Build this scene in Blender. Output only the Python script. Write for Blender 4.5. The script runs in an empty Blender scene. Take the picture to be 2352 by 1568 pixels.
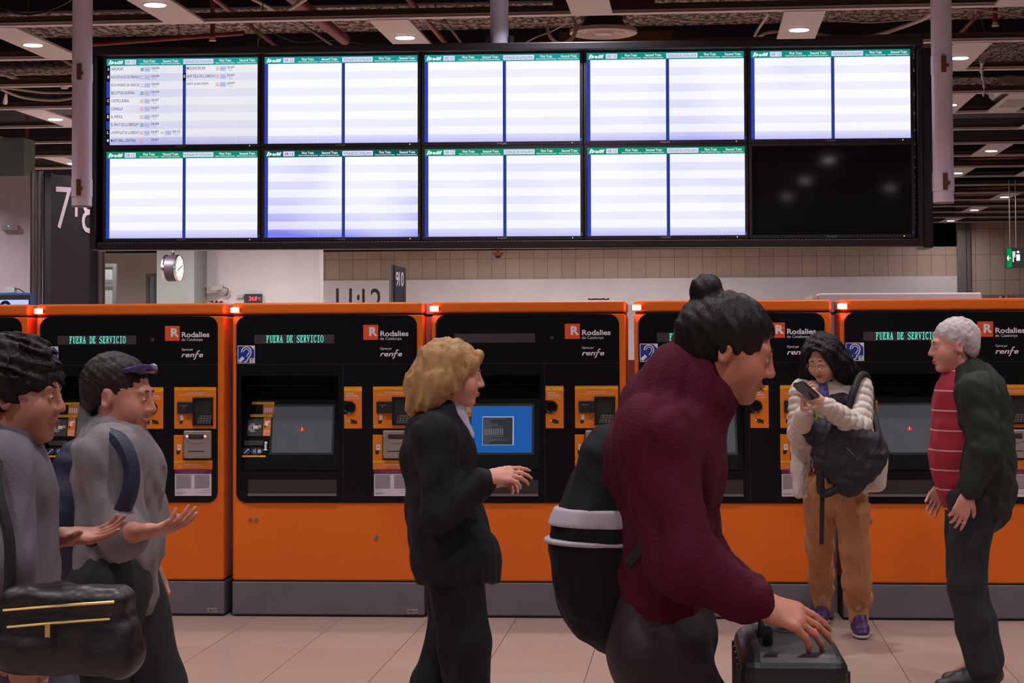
import bpy, bmesh, math, random
import numpy as np
from mathutils import Vector, Matrix
random.seed(7)
rng = np.random.default_rng(7)
C = bpy.context.scene.collection
sc = bpy.context.scene

# ------------------------------------------------------------------ camera
F_PX, PY, PITCH, ROLL, YAW, CAM_H = 4446.529, 599.85, .03927, -.00502, .07641, 1.57
cy_, sy_ = math.cos(YAW), math.sin(YAW)
FW = Vector((-sy_*math.cos(PITCH), cy_*math.cos(PITCH), math.sin(PITCH)))
R0 = Vector((cy_, sy_, 0)); U0 = R0.cross(FW)
RR = R0*math.cos(ROLL) + U0*math.sin(ROLL); UU = U0*math.cos(ROLL) - R0*math.sin(ROLL)
cam_data = bpy.data.cameras.new('camera'); cam = bpy.data.objects.new('camera', cam_data); C.objects.link(cam)
m3 = Matrix((RR, UU, -FW)).transposed()
cam.matrix_world = Matrix.Translation((0, 0, CAM_H)) @ m3.to_4x4()
cam_data.sensor_width = 36; cam_data.lens = F_PX/2352*36
cam_data.shift_y = -(784-PY)/2352
cam_data.clip_end = 200
sc.camera = cam

# ------------------------------------------------------------------ world and exposure
w = bpy.data.worlds.new('world'); sc.world = w; w.use_nodes = True
w.node_tree.nodes['Background'].inputs[0].default_value = (1.0, .94, .98, 1)
w.node_tree.nodes['Background'].inputs[1].default_value = .055
sc.view_settings.view_transform = 'Standard'; sc.view_settings.look = 'None'
sc.view_settings.exposure = 0; sc.view_settings.gamma = 1; sc.view_settings.use_curve_mapping = False
LAMP_W = 17.0      # watts of one ceiling downlight
TILT = .01807      # the tile and ceiling grid against the machine row
CEIL = CAM_H+2.36

def ray(px, py): return FW + RR*((px-1176)/F_PX) - UU*((py-PY)/F_PX)
def at(px, py, Y):
    d = ray(px, py); return Vector((0, 0, CAM_H)) + d*(Y/d.y)
def grid(u, v, z):           # a point of the ceiling / tile grid
    return Vector((u*math.cos(TILT)+v*math.sin(TILT), -u*math.sin(TILT)+v*math.cos(TILT), z))

# ------------------------------------------------------------------ materials
MATS = {}
def mat(name, col=(.5, .5, .5), rough=.5, metal=0, spec=.5, emit=None, es=1, bump=0, bscale=60, var=0, vscale=8, coat=0, aniso=None):
    if name in MATS: return MATS[name]
    m = bpy.data.materials.new(name); m.use_nodes = True; MATS[name] = m
    nt = m.node_tree; b = nt.nodes['Principled BSDF']
    b.inputs['Base Color'].default_value = (*col, 1); b.inputs['Roughness'].default_value = rough
    b.inputs['Metallic'].default_value = metal; b.inputs['Specular IOR Level'].default_value = spec
    if coat: b.inputs['Coat Weight'].default_value = coat
    if emit: b.inputs['Emission Color'].default_value = (*emit, 1); b.inputs['Emission Strength'].default_value = es
    tc = None
    if bump or var:
        tc = nt.nodes.new('ShaderNodeTexCoord')
    if bump:
        n = nt.nodes.new('ShaderNodeTexNoise'); n.inputs['Scale'].default_value = bscale; n.inputs['Detail'].default_value = 4
        if aniso:
            mp = nt.nodes.new('ShaderNodeMapping'); mp.inputs['Scale'].default_value = aniso
            nt.links.new(tc.outputs['Object'], mp.inputs[0]); nt.links.new(mp.outputs[0], n.inputs['Vector'])
        else: nt.links.new(tc.outputs['Object'], n.inputs['Vector'])
        bp = nt.nodes.new('ShaderNodeBump'); bp.inputs['Strength'].default_value = bump; bp.inputs['Distance'].default_value = .01
        nt.links.new(n.outputs['Fac'], bp.inputs['Height']); nt.links.new(bp.outputs[0], b.inputs['Normal'])
    if var:
        n = nt.nodes.new('ShaderNodeTexNoise'); n.inputs['Scale'].default_value = vscale; n.inputs['Detail'].default_value = 6
        nt.links.new(tc.outputs['Object'], n.inputs['Vector'])
        r = nt.nodes.new('ShaderNodeValToRGB'); e = r.color_ramp.elements
        e[0].position = .3; e[1].position = .7
        e[0].color = (*[c*(1-var) for c in col], 1); e[1].color = (*[min(1, c*(1+var)) for c in col], 1)
        nt.links.new(n.outputs['Fac'], r.inputs[0]); nt.links.new(r.outputs[0], b.inputs['Base Color'])
    return m
def emis(name, col, s=1):
    if name in MATS: return MATS[name]
    m = bpy.data.materials.new(name); m.use_nodes = True; MATS[name] = m
    nt = m.node_tree; nt.nodes.clear()
    e = nt.nodes.new('ShaderNodeEmission'); o = nt.nodes.new('ShaderNodeOutputMaterial')
    e.inputs[0].default_value = (*col, 1); e.inputs[1].default_value = s; nt.links.new(e.outputs[0], o.inputs[0])
    return m
def srgb(r, g, b): return tuple((c/255/12.92 if c/255 <= .04045 else ((c/255+.055)/1.055)**2.4) for c in (r, g, b))

# ------------------------------------------------------------------ geometry collector
_TC = {}
def text_geo(s, bold=0, shear=0):
    k = (s, bold, shear)
    if k not in _TC:
        cu = bpy.data.curves.new('t', 'FONT'); cu.body = s; cu.offset = bold; cu.shear = shear; cu.resolution_u = 3
        o = bpy.data.objects.new('t', cu); C.objects.link(o)
        me = o.to_mesh(); v = [tuple(p.co) for p in me.vertices]; f = [tuple(p.vertices) for p in me.polygons]
        o.to_mesh_clear(); bpy.data.objects.remove(o); bpy.data.curves.remove(cu)
        _TC[k] = (v, f)
    return _TC[k]
class G:
    def __init__(s): s.v = []; s.f = []
    def add(s, v, f):
        n = len(s.v); s.v += [tuple(p) for p in v]; s.f += [tuple(i+n for i in q) for q in f]; return s
    def box(s, x0, x1, y0, y1, z0, z1):
        return s.add([(x0,y0,z0),(x1,y0,z0),(x1,y1,z0),(x0,y1,z0),(x0,y0,z1),(x1,y0,z1),(x1,y1,z1),(x0,y1,z1)],
                     [(0,3,2,1),(4,5,6,7),(0,1,5,4),(1,2,6,5),(2,3,7,6),(3,0,4,7)])
    def rect(s, x0, x1, z0, z1, y=0): return s.add([(x0,y,z0),(x1,y,z0),(x1,y,z1),(x0,y,z1)], [(0,1,2,3)])
    def plate(s, pts, y0, y1):                     # a polygon in x,z pushed from y0 (front) to y1
        n = len(pts)
        a = sum(pts[i][0]*pts[(i+1)%n][1]-pts[(i+1)%n][0]*pts[i][1] for i in range(n))
        if a < 0: pts = pts[::-1]
        return s.add([(x,y0,z) for x,z in pts]+[(x,y1,z) for x,z in pts],
                     [tuple(range(n)), tuple(range(2*n-1, n-1, -1))]+[(i, i+n, (i+1)%n+n, (i+1)%n) for i in range(n)])
    def rr(s, x0, x1, z0, z1, y0, y1, r=.01, n=6): return s.plate(rrect(x0, x1, z0, z1, r, n), y0, y1)
    def prism(s, pts, z0, z1):                     # a polygon in x,y raised from z0 to z1
        n = len(pts)
        return s.add([(x,y,z0) for x,y in pts]+[(x,y,z1) for x,y in pts],
                     [tuple(range(n-1,-1,-1)), tuple(range(n, 2*n))]+[(i,(i+1)%n,(i+1)%n+n,i+n) for i in range(n)])
    def tube(s, pts, r, n=8, cap=True):
        pts = [Vector(p) for p in pts]; rs = r if isinstance(r, (list, tuple)) else [r]*len(pts)
        base = len(s.v); up = None; vs = []
        for i, p in enumerate(pts):
            t = (pts[min(i+1, len(pts)-1)]-pts[max(i-1, 0)]).normalized()
            if up is None: up = t.orthogonal().normalized()
            up = (up-t*up.dot(t)).normalized(); sd = t.cross(up)
            for k in range(n):
                a = 2*math.pi*k/n; vs.append(p+(up*math.cos(a)+sd*math.sin(a))*rs[i])
        fs = [(i*n+k, i*n+(k+1)%n, (i+1)*n+(k+1)%n, (i+1)*n+k) for i in range(len(pts)-1) for k in range(n)]
        if cap: fs += [tuple(range(n-1,-1,-1)), tuple(range((len(pts)-1)*n, len(pts)*n))]
        return s.add(vs, fs)
    def cyl(s, a, b, r, n=24, r2=None): return s.tube([a, b], [r, r if r2 is None else r2], n)
    def disc(s, cx, cz, r, y0, y1, n=28, rx=None):
        return s.plate([(cx+(rx or r)*math.cos(2*math.pi*k/n), cz+r*math.sin(2*math.pi*k/n)) for k in range(n)], y0, y1)
    def stroke(s, pts, wd, y0, y1):                # a ribbon drawn in x,z
        pts = [Vector(p) for p in pts]; L = []; Rr = []
        for i, p in enumerate(pts):
            t = (pts[min(i+1, len(pts)-1)]-pts[max(i-1, 0)]).normalized(); nn = Vector((-t.y, t.x))
            L.append(p+nn*wd/2); Rr.append(p-nn*wd/2)
        for i in range(len(pts)-1): s.plate([tuple(L[i]), tuple(L[i+1]), tuple(Rr[i+1]), tuple(Rr[i])], y0, y1)
        return s
    def arc(s, cx, cz, r, a0, a1, wd, y0, y1, n=10, rx=1):
        return s.stroke([(cx+rx*r*math.cos(math.radians(a0+(a1-a0)*k/n)), cz+r*math.sin(math.radians(a0+(a1-a0)*k/n))) for k in range(n+1)], wd, y0, y1)
    def text(s, t, x0, x1, z0, z1, y=0, bold=0, shear=0):
        v, f = text_geo(t, bold, shear)
        ax = min(p[0] for p in v); bx = max(p[0] for p in v); az = min(p[1] for p in v); bz = max(p[1] for p in v)
        return s.add([(x0+(p[0]-ax)/(bx-ax)*(x1-x0), y, z0+(p[1]-az)/(bz-az)*(z1-z0)) for p in v], f)
    def map(s, fn): s.v = [tuple(fn(*p)) for p in s.v]; return s
    def split(s, name, m, parent=None):            # every loose piece becomes an object of its own
        par = list(range(len(s.v)))
        def root(i):
            while par[i] != i: par[i] = par[par[i]]; i = par[i]
            return i
        for f in s.f:
            for i in f[1:]: par[root(i)] = root(f[0])
        comp = {}
        for f in s.f: comp.setdefault(root(f[0]), []).append(f)
        out = []
        for fs in comp.values():
            ids = sorted({i for f in fs for i in f}); mp = {i: q for q, i in enumerate(ids)}
            out.append(G().add([s.v[i] for i in ids], [tuple(mp[i] for i in f) for f in fs]).obj(name, m, parent))
        return out[0]
    def obj(s, name, m, parent=None, smooth=False, bevel=0, seg=2, loc=None, rz=0):
        me = bpy.data.meshes.new(name); me.from_pydata(s.v, [], s.f); me.update()
        if smooth:
            me.polygons.foreach_set('use_smooth', [True]*len(me.polygons))
            me.set_sharp_from_angle(angle=math.radians(smooth if smooth is not True else 40))
        me.materials.append(m); o = bpy.data.objects.new(name, me); C.objects.link(o)
        if bevel:
            b = o.modifiers.new('bevel', 'BEVEL'); b.width = bevel; b.segments = seg; b.limit_method = 'ANGLE'; b.angle_limit = math.radians(40)
        if parent: o.parent = parent
        if loc is not None: o.location = loc
        if rz: o.rotation_euler.z = rz
        return o
def rrect(x0, x1, z0, z1, r=.01, n=6):
    out = []
    for cx, cz, a in ((x1-r, z0+r, -90), (x1-r, z1-r, 0), (x0+r, z1-r, 90), (x0+r, z0+r, 180)):
        for k in range(n+1):
            t = math.radians(a+90*k/n); out.append((cx+r*math.cos(t), cz+r*math.sin(t)))
    return out
def thing(name, label, cat, loc=(0, 0, 0), rz=0, group=None):
    o = bpy.data.objects.new(name, None); C.objects.link(o); o.location = loc; o.rotation_euler.z = rz; o.empty_display_size = .1
    o['label'] = label; o['category'] = cat
    if group: o['group'] = group
    return o
def tag(o, label, cat, group=None):
    o['label'] = label; o['category'] = cat
    if group: o['group'] = group
    return o
def struct(o): o['kind'] = 'structure'; return o
def copy_tree(o, parent=None):
    c = o.copy(); C.objects.link(c)
    if parent: c.parent = parent
    for ch in list(o.children): copy_tree(ch, c)
    return c

M_WHITE = mat('matte white paint', srgb(205, 198, 198), .7, var=.04, vscale=3)
M_STRIP = mat('ceiling panel enamel', srgb(200, 190, 188), .55, bump=.05, bscale=300)
M_BLACK = mat('black powder coat', (.012, .011, .016), .45, bump=.1, bscale=400)
M_BEZEL = mat('charcoal plastic bezel', (.028, .026, .036), .4)
M_CHROME = mat('brushed steel', (.6, .6, .6), .22, 1, bump=.04, bscale=40, aniso=(1, 1, .02))
M_PIPE = mat('red oxide pipe paint', srgb(120, 40, 36), .5, var=.25, vscale=9)
M_CABLE = mat('pale conduit plastic', srgb(165, 150, 140), .5)
M_DARKCABLE = mat('black cable rubber', (.01, .01, .01), .6)
# ------------------------------------------------------------------ the hall: floor, slab, walls
def nodes(m): return m.node_tree, m.node_tree.nodes['Principled BSDF']
def math_node(nt, op, a, b=None):
    n = nt.nodes.new('ShaderNodeMath'); n.operation = op
    for i, q in enumerate((a, b)):
        if q is None: continue
        if isinstance(q, (int, float)): n.inputs[i].default_value = q
        else: nt.links.new(q, n.inputs[i])
    return n.outputs[0]
def tiles(name, c1, c2, joint, w, h, ox, oy, jw, rough, plane='xy', jitter=.5, bumpy=0, vein=None):
    m = mat(name, c1, rough); nt, b = nodes(m)
    tc = nt.nodes.new('ShaderNodeTexCoord'); sp = nt.nodes.new('ShaderNodeSeparateXYZ'); nt.links.new(tc.outputs['Object'], sp.inputs[0])
    U = math_node(nt, 'DIVIDE', math_node(nt, 'SUBTRACT', sp.outputs[0], ox), w)
    V = math_node(nt, 'DIVIDE', math_node(nt, 'SUBTRACT', sp.outputs[1 if plane == 'xy' else 2], oy), h)
    cb = nt.nodes.new('ShaderNodeCombineXYZ')
    nt.links.new(math_node(nt, 'FLOOR', U), cb.inputs[0]); nt.links.new(math_node(nt, 'FLOOR', V), cb.inputs[1])
    wn = nt.nodes.new('ShaderNodeTexWhiteNoise'); wn.noise_dimensions = '3D'; nt.links.new(cb.outputs[0], wn.inputs['Vector'])
    no = nt.nodes.new('ShaderNodeTexNoise'); no.inputs['Scale'].default_value = 7; no.inputs['Detail'].default_value = 10; no.inputs['Roughness'].default_value = .65
    nt.links.new(tc.outputs['Object'], no.inputs['Vector'])
    f = math_node(nt, 'ADD', math_node(nt, 'MULTIPLY', wn.outputs['Value'], jitter), math_node(nt, 'MULTIPLY', no.outputs['Fac'], 1-jitter))
    mx = nt.nodes.new('ShaderNodeMix'); mx.data_type = 'RGBA'
    mx.inputs[6].default_value = (*c1, 1); mx.inputs[7].default_value = (*c2, 1); nt.links.new(f, mx.inputs[0])
    def edge(X, s): return math_node(nt, 'LESS_THAN', math_node(nt, 'SUBTRACT', .5, math_node(nt, 'ABSOLUTE', math_node(nt, 'SUBTRACT', math_node(nt, 'FRACT', X), .5))), jw/s)
    j = math_node(nt, 'MAXIMUM', edge(U, w), edge(V, h*(2.2 if plane == 'xy' else 1)))
    m2 = nt.nodes.new('ShaderNodeMix'); m2.data_type = 'RGBA'; m2.inputs[7].default_value = (*joint, 1)
    nt.links.new(j, m2.inputs[0]); nt.links.new(mx.outputs[2], m2.inputs[6])
    out = m2.outputs[2]
    if vein:   # worn chips and scratches in the stone
        n2 = nt.nodes.new('ShaderNodeTexNoise'); n2.inputs['Scale'].default_value = vein[0]; n2.inputs['Detail'].default_value = 3; n2.inputs['Distortion'].default_value = 2.5
        nt.links.new(tc.outputs['Object'], n2.inputs['Vector'])
        g = math_node(nt, 'GREATER_THAN', n2.outputs['Fac'], vein[1])
        m3_ = nt.nodes.new('ShaderNodeMix'); m3_.data_type = 'RGBA'; m3_.inputs[7].default_value = (*vein[2], 1)
        nt.links.new(g, m3_.inputs[0]); nt.links.new(out, m3_.inputs[6]); out = m3_.outputs[2]
    nt.links.new(out, b.inputs['Base Color'])
    rr_ = nt.nodes.new('ShaderNodeMapRange'); rr_.inputs[3].default_value = rough-.08; rr_.inputs[4].default_value = rough+.12
    nt.links.new(no.outputs['Fac'], rr_.inputs[0]); nt.links.new(rr_.outputs[0], b.inputs['Roughness'])
    return m
M_FLOOR = tiles('beige stone floor tiles', srgb(154, 130, 120), srgb(171, 147, 136), srgb(70, 54, 50), .4915, .58, -.03, 9.17, .0017, .33, vein=(9, .74, srgb(122, 98, 90)))
floor = struct(G().add([(-30, -11, 0), (24, -11, 0), (24, 62, 0), (-30, 62, 0)], [(0, 1, 2, 3)]).obj('floor', M_FLOOR)); floor.rotation_euler.z = -TILT

# rough sprayed slab above the open ceiling
M_SLAB = mat('sprayed fireproofing', srgb(120, 98, 88), .95)
nt, b = nodes(M_SLAB)
tc = nt.nodes.new('ShaderNodeTexCoord'); mp = nt.nodes.new('ShaderNodeMapping'); mp.inputs['Scale'].default_value = (1, .45, 1)
nt.links.new(tc.outputs['Object'], mp.inputs[0])
n1 = nt.nodes.new('ShaderNodeTexNoise'); n1.inputs['Scale'].default_value = 19; n1.inputs['Detail'].default_value = 8; n1.inputs['Roughness'].default_value = .7
nt.links.new(mp.outputs[0], n1.inputs['Vector'])
rp = nt.nodes.new('ShaderNodeValToRGB'); rp.color_ramp.elements[0].position = .44; rp.color_ramp.elements[1].position = .60
rp.color_ramp.elements[0].color = (*srgb(52, 40, 35), 1); rp.color_ramp.elements[1].color = (*srgb(214, 192, 178), 1)
nt.links.new(n1.outputs['Fac'], rp.inputs[0]); nt.links.new(rp.outputs[0], b.inputs['Base Color'])
bp = nt.nodes.new('ShaderNodeBump'); bp.inputs['Strength'].default_value = 1; bp.inputs['Distance'].default_value = .06
nt.links.new(n1.outputs['Fac'], bp.inputs['Height']); nt.links.new(bp.outputs[0], b.inputs['Normal'])
SLAB = CEIL+.75
o = struct(G().box(-30, 24, -11, 25.5, SLAB, SLAB+.2).obj('ceiling', M_SLAB)); o.rotation_euler.z = -TILT
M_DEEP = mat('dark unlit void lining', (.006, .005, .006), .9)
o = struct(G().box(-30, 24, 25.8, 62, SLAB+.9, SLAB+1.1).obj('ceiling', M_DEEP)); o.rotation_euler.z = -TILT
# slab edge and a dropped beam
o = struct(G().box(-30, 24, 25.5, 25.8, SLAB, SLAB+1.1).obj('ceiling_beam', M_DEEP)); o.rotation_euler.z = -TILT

# back wall: stone cladding over a pale band, a dark recess to the right
YB = 41.6
M_STONE = tiles('travertine wall cladding', srgb(158, 136, 122), srgb(186, 163, 146), srgb(88, 72, 62), .302, .545, 0, 0, .004, .6, 'xz', .35)
def wall_piece(name, x0, x1, y0, y1, Y, m, th=.2):
    a = at(x0, y1, Y); c = at(x1, y0, Y)
    return struct(G().box(a.x, c.x, Y, Y+th, a.z, c.z).obj(name, m))
wt = at(2250, 511, YB).z
zc = at(1500, 639, YB).z; zn = at(2170, 566, YB).z; xr = at(2198, 600, YB).x; xl = at(743, 600, YB-2).x
struct(G().box(xl-1, xr, YB, YB+.2, zc, zn).obj('wall_back', M_STONE))
struct(G().box(xr+.02, 22, YB-.12, YB+.2, -.01, 4.6).obj('wall_back_right', M_STONE))
struct(G().box(xl-1, xr, YB-.08, YB+.2, 0, zc).obj('wall_back_band', M_WHITE))
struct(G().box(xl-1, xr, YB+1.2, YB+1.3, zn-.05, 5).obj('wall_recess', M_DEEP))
struct(G().box(xr-.02, xr+.16, YB-.22, YB-.1, 0, 4.4).obj('trim_1', mat('grey aluminium trim', srgb(120, 110, 105), .4, .4)))
struct(G().box(xr+.17, xr+.26, YB-.18, YB-.1, 0, 4.4).obj('trim_2', MATS['grey aluminium trim']))
# white wall behind machines on the left, pillar, far office wall
YW = 36.
xa = at(445, 600, YW).x; xb = at(732, 600, YW).x
o = struct(G().box(xa, xb, YW, YW+.5, 0, 3.95).obj('wall_white', M_WHITE))
xp0 = at(360, 600, 35).x; xp1 = at(446, 600, 35).x
M_PILLAR = mat('grey green plaster', srgb(142, 146, 142), .7, var=.03)
struct(G().box(xp0, xp1, 35, 36.4, 0, 3.95).obj('pillar', M_PILLAR))
xf0 = at(200, 600, 50).x; xf1 = at(420, 600, 50).x
zf = at(300, 607, 50).z
struct(G().box(xf0-6, xf1+4, 50, 50.2, 0, zf+.3).obj('wall_far', mat('far office wall paint', srgb(206, 200, 188), .7)))
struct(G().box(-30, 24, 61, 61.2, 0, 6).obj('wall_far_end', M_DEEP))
# left white wall panel behind the platform sign
YL = 20.
xq = at(72, 500, YL).x; zq = at(30, 404, YL).z
struct(G().box(-14, xq+.25, YL, YL+.15, 0, zq).obj('wall_left_panel', mat('lilac grey partition', srgb(170, 160, 168), .65, var=.03)))
struct(G().box(-14, at(55, 395, YL+2).x, YL+2, YL+2.4, zq-.1, zq+.62).obj('wall_green_duct_panel', mat('grey green duct board', srgb(96, 112, 100), .6)))
struct(G().box(-29, -28.8, -11, 61, 0, 6).obj('wall_left', M_WHITE))
struct(G().box(22, 22.2, -11, 61, 0, 6).obj('wall_right', M_STONE))
# glazed door and window in the far left
def glazed(name, px0, px1, py0, py1, Y, bars):
    a = at(px0, py1, Y); c = at(px1, py0, Y)
    fm = mat('dark grey door frame', srgb(84, 86, 82), .5); t = .07
    g = G().box(a.x, a.x+t, Y, Y+.1, 0, c.z).box(c.x-t, c.x, Y, Y+.1, 0, c.z).box(a.x+t, c.x-t, Y, Y+.1, c.z-t, c.z)
    for q in bars:
        zz = at(px0, q, Y).z; g.box(a.x+t, c.x-t, Y, Y+.1, zz-t/2, zz+t/2)
    f = struct(g.obj(name, fm))
    gm = mat('door glass', (.5, .56, .54), .08, 0, .5); gm.node_tree.nodes['Principled BSDF'].inputs['Transmission Weight'].default_value = .6
    G().box(a.x+t, c.x-t, Y+.04, Y+.05, .02, c.z-t).obj('window_pane', gm, f)
    return f
glazed('door_1', 206, 267, 605, 700, 38, (646, 655))
glazed('window_1', 335, 360, 628, 700, 44, ())
struct(G().box(at(337, 640, 44.3).x, at(359, 640, 44.3).x, 44.3, 44.4, 0, at(340, 637, 44.3).z).obj('window_2', mat('night glass', (.02, .03, .035), .1)))
# two lamps on the far ceiling seen under the board
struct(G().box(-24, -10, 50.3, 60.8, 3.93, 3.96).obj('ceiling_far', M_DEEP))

# ------------------------------------------------------------------ open ceiling grid
M_RAILTOP = mat('rail web brown', srgb(96, 78, 68), .7)
for k in range(-13, 17):
    v = 14.1+1.7*k
    if v < -10: continue
    m_ = thing('ceiling_rail', ('slim pale ceiling rail %s' % ('over the departure board' if k in (0, 1) else 'beyond the departure board' if k > 1 else 'over the waiting area')), 'ceiling rail', grid(0, v, CEIL), -TILT, 'pale rails of the open ceiling')
    G().box(-26, 16, -.05, .05, 0, .010).box(-26, 16, -.05, -.044, 0, .022).obj('rail_flange', M_STRIP, m_)
    G().box(-26, 16, .0, .008, .012, .075).obj('rail_web', M_RAILTOP, m_)
# (u, bay start, kind)
strips = [(-5.25, 14.1, 'lamp'), (-2.25, 14.1, 'lamp'), (.81, 14.1, 'lamp'), (-3.77, 12.4, 'lamp'), (-.735, 12.4, 'lamp'), (2.3, 12.4, 'lamp'),
          (2.25, 15.8, 'lamp'), (2.6, 19.2, 'lamp'), (3.24, 19.2, 'troffer'), (3.85, 20.9, 'plain'), (3.78, 24.3, 'lamp'), (3.8, 27.7, 'lamp'), (4.9, 27.7, 'plain'), (5.5, 27.7, 'plain'),
          (5.27, 32.8, 'lamp'), (5.24, 36.2, 'lamp'), (6.4, 34.5, 'plain'), (5.24, 39.6, 'lamp'), (-6.79, 19.2, 'lamp'), (-8.27, 24.3, 'lamp'), (-8.2, 20.9, 'plain'), (-9.9, 24.3, 'plain')]
for i in range(7):                                               # rows added out of sight behind the board to brighten the back hall
    for u in (-20.3, -17.3, -14.3, -11.3, -5.3, -2.25, .8): strips.append((u+(1.5 if i % 2 else 0), 22.6+3.4*i-(1.7 if i % 2 else 0), 'lamp'))
for i, v0 in enumerate([-9.7+1.7*q for q in range(0, 13)]):       # the rows over and behind the viewer
    for u in ((-5.25, -2.25, .81, 3.8) if i % 2 else (-6.8, -3.77, -.735, 2.3, 5.3)):
        if i < 12: strips.append((u, v0, 'lamp'))
BACK = 3.3
def lamp_gain(u, v):
    if v > 21: return BACK*(1.25 if u < -4 else 1.25 if u < 0 else .4)
    if v > 15 and u < -6.5: return 5.2
    return 1.8 if v > 15 else 1.5 if v > 12 else 1.25 if v > 8 else 1.12
strips += [(-8.2, 25.9, 'lamp'), (-8.2, 29.3, 'lamp'), (-7.6, 32.6, 'lamp'), (-9.7, 31.0, 'lamp')]  # unseen lamps added before the white wall to brighten it
strips += [(-5.6, 10.7, 'lamp'), (-.735, 10.7, 'lamp'), (3.9, 10.7, 'lamp'), (-3.77, 15.8, 'lamp'), (-.735, 15.8, 'lamp'), (-5.25, 17.5, 'lamp'), (-2.25, 17.5, 'lamp'), (.81, 17.5, 'lamp'), (-3.77, 19.2, 'lamp'), (-.735, 19.2, 'lamp'), (-6.8, 15.8, 'lamp'), (-8.3, 17.5, 'lamp')]  # more unseen lamps, added to light board front, slab and left wall panel
M_GLOW = emis('downlight diffuser glow', (1.0, .93, .9), 14)
M_RIM = mat('chrome lamp rim', (.55, .52, .5), .3, .8)
def near_words(u, v0):
    if v0 < 12: return 'over the floor before the machines'
    if v0 < 16: return 'above the departure board' + (', left part' if u < -3.2 else ', middle' if u < 0 else ', right part')
    return 'far beyond the board' + (' at right' if u > 0 else ' at left')
proto = None
for idx, (u, v0, kind) in enumerate(strips):
    lab = 'ceiling panel %s' % {'lamp': 'holding a round downlight', 'troffer': 'with a square louvred light', 'plain': 'without a lamp'}[kind]
    t = thing('ceiling_panel', lab+' '+near_words(u, v0), 'ceiling panel', grid(u, v0+.85, CEIL), -TILT, 'ceiling panels '+near_words(u, v0))
    G().box(-.15, .15, -.83, .83, -.006, .012).obj('panel_sheet', M_STRIP, t)
    if kind == 'lamp':
        L = thing('ceiling_downlight', 'round glowing downlight '+near_words(u, v0), 'ceiling light', grid(u, v0+.85, CEIL-.007), -TILT, 'downlights '+near_words(u, v0))
        G().cyl((0, 0, -.004), (0, 0, .003), .085, 32).obj('lamp_rim', M_RIM, L, smooth=True)
        G().cyl((0, 0, -.008), (0, 0, -.0041), .074, 32).obj('lamp_diffuser', M_GLOW, L, smooth=True)
        ld = bpy.data.lights.new('downlight', 'AREA'); ld.shape = 'DISK'; ld.size = .14; ld.energy = LAMP_W*(lamp_gain(u, v0)); ld.color = (1, .935, .955); ld.spread = math.radians(170 if v0 > 21 else 125)
        lo = bpy.data.objects.new('downlight_beam', ld); C.objects.link(lo); lo.parent = L; lo.location = (0, 0, -.02)
    elif kind == 'troffer':
        L = thing('louvre_light', 'square louvred ceiling light, unlit, in a panel right of the board', 'ceiling light', grid(u, v0+.75, CEIL-.007), -TILT)
        g = G(); lm = mat('silver louvre', (.7, .68, .66), .3, .6)
        for a in range(5): g.box(-.12+.06*a-.004, -.12+.06*a+.004, -.25, .25, -.02, 0)
        for a in range(6): g.box(-.12, .12, -.25+.1*a-.004, -.25+.1*a+.004, -.02, 0)
        g.obj('louvre_grid', lm, L); G().box(-.12, .12, -.25, .25, -.004, 0).obj('louvre_back', mat('louvre reflector', srgb(210, 200, 190), .4), L)
for i, (px, py) in enumerate(((247, 592), (322, 602))):
    p = at(px, py, 52+3*i)
    L = thing('ceiling_downlight', 'small glowing downlight seen below the board, %s' % ('nearer the glazed door' if i == 0 else 'nearer the grey pillar'), 'ceiling light', p)
    G().cyl((0, 0, -.02), (0, 0, .0), .16, 24).obj('lamp_diffuser', M_GLOW, L)
    G().cyl((0, 0, .0), (0, 0, .02), .18, 24).obj('lamp_rim', M_RIM, L)
for k in range(9):
    p0 = at(205, 580+3.4*k, 52); 
    tag(G().box(p0.x-.5, p0.x+2.6, 0, .05, 0, .03).obj('ceiling_rail', M_STRIP, None, loc=(0, 51.5+1.1*k, 3.86-.012*k)), 'pale ceiling rail far beyond the board, near the glazed door', 'ceiling rail', 'far ceiling rails by the glazed door')
# ------------------------------------------------------------------ departure board
YBD = 12.0
cx_, cz_ = -.97, 2.755
def bz(x): return .0036*0
board = thing('departure_board', 'long black housing holding ten train departure screens', 'departure board', (cx_, YBD, cz_)); board.rotation_euler.y = .00364
X = lambda x: x-cx_
Z = lambda z: z-cz_
G().box(X(-3.55), X(1.57), .07, .3, Z(2.14), Z(3.38)).obj('back_case', M_BLACK, board, bevel=.01)
G().box(X(-3.58), X(1.612), -.07, .07, Z(3.352), Z(3.40)).obj('top_rail', M_BLACK, board, bevel=.006)
G().box(X(-3.54), X(1.60), -.05, .07, Z(2.122), Z(2.17)).obj('bottom_rail', M_BLACK, board, bevel=.006)
for s in (0, 1):
    x0 = (-3.575, 1.575)[s]; G().box(X(x0), X(x0+.03), -.06, .07, Z(2.125), Z(3.351)).obj('side_rail', M_BLACK, board, bevel=.004)
G().box(X(1.61), X(1.672), -.0, .3, Z(2.115), Z(3.345)).obj('side_box', M_BLACK, board, bevel=.006)
G().box(X(-3.598), X(-3.577), -.0, .3, Z(2.13), Z(3.38)).obj('side_box', M_BLACK, board, bevel=.004)
g = G()
for i in range(240):
    g.box(X(-3.52+.0208*i), X(-3.52+.0208*i+.008), -.0505, -.0495, Z(2.165), Z(2.1695))
g.obj('perforation_edge', mat('bare metal edge', (.3, .3, .32), .4, .5), board)

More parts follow.
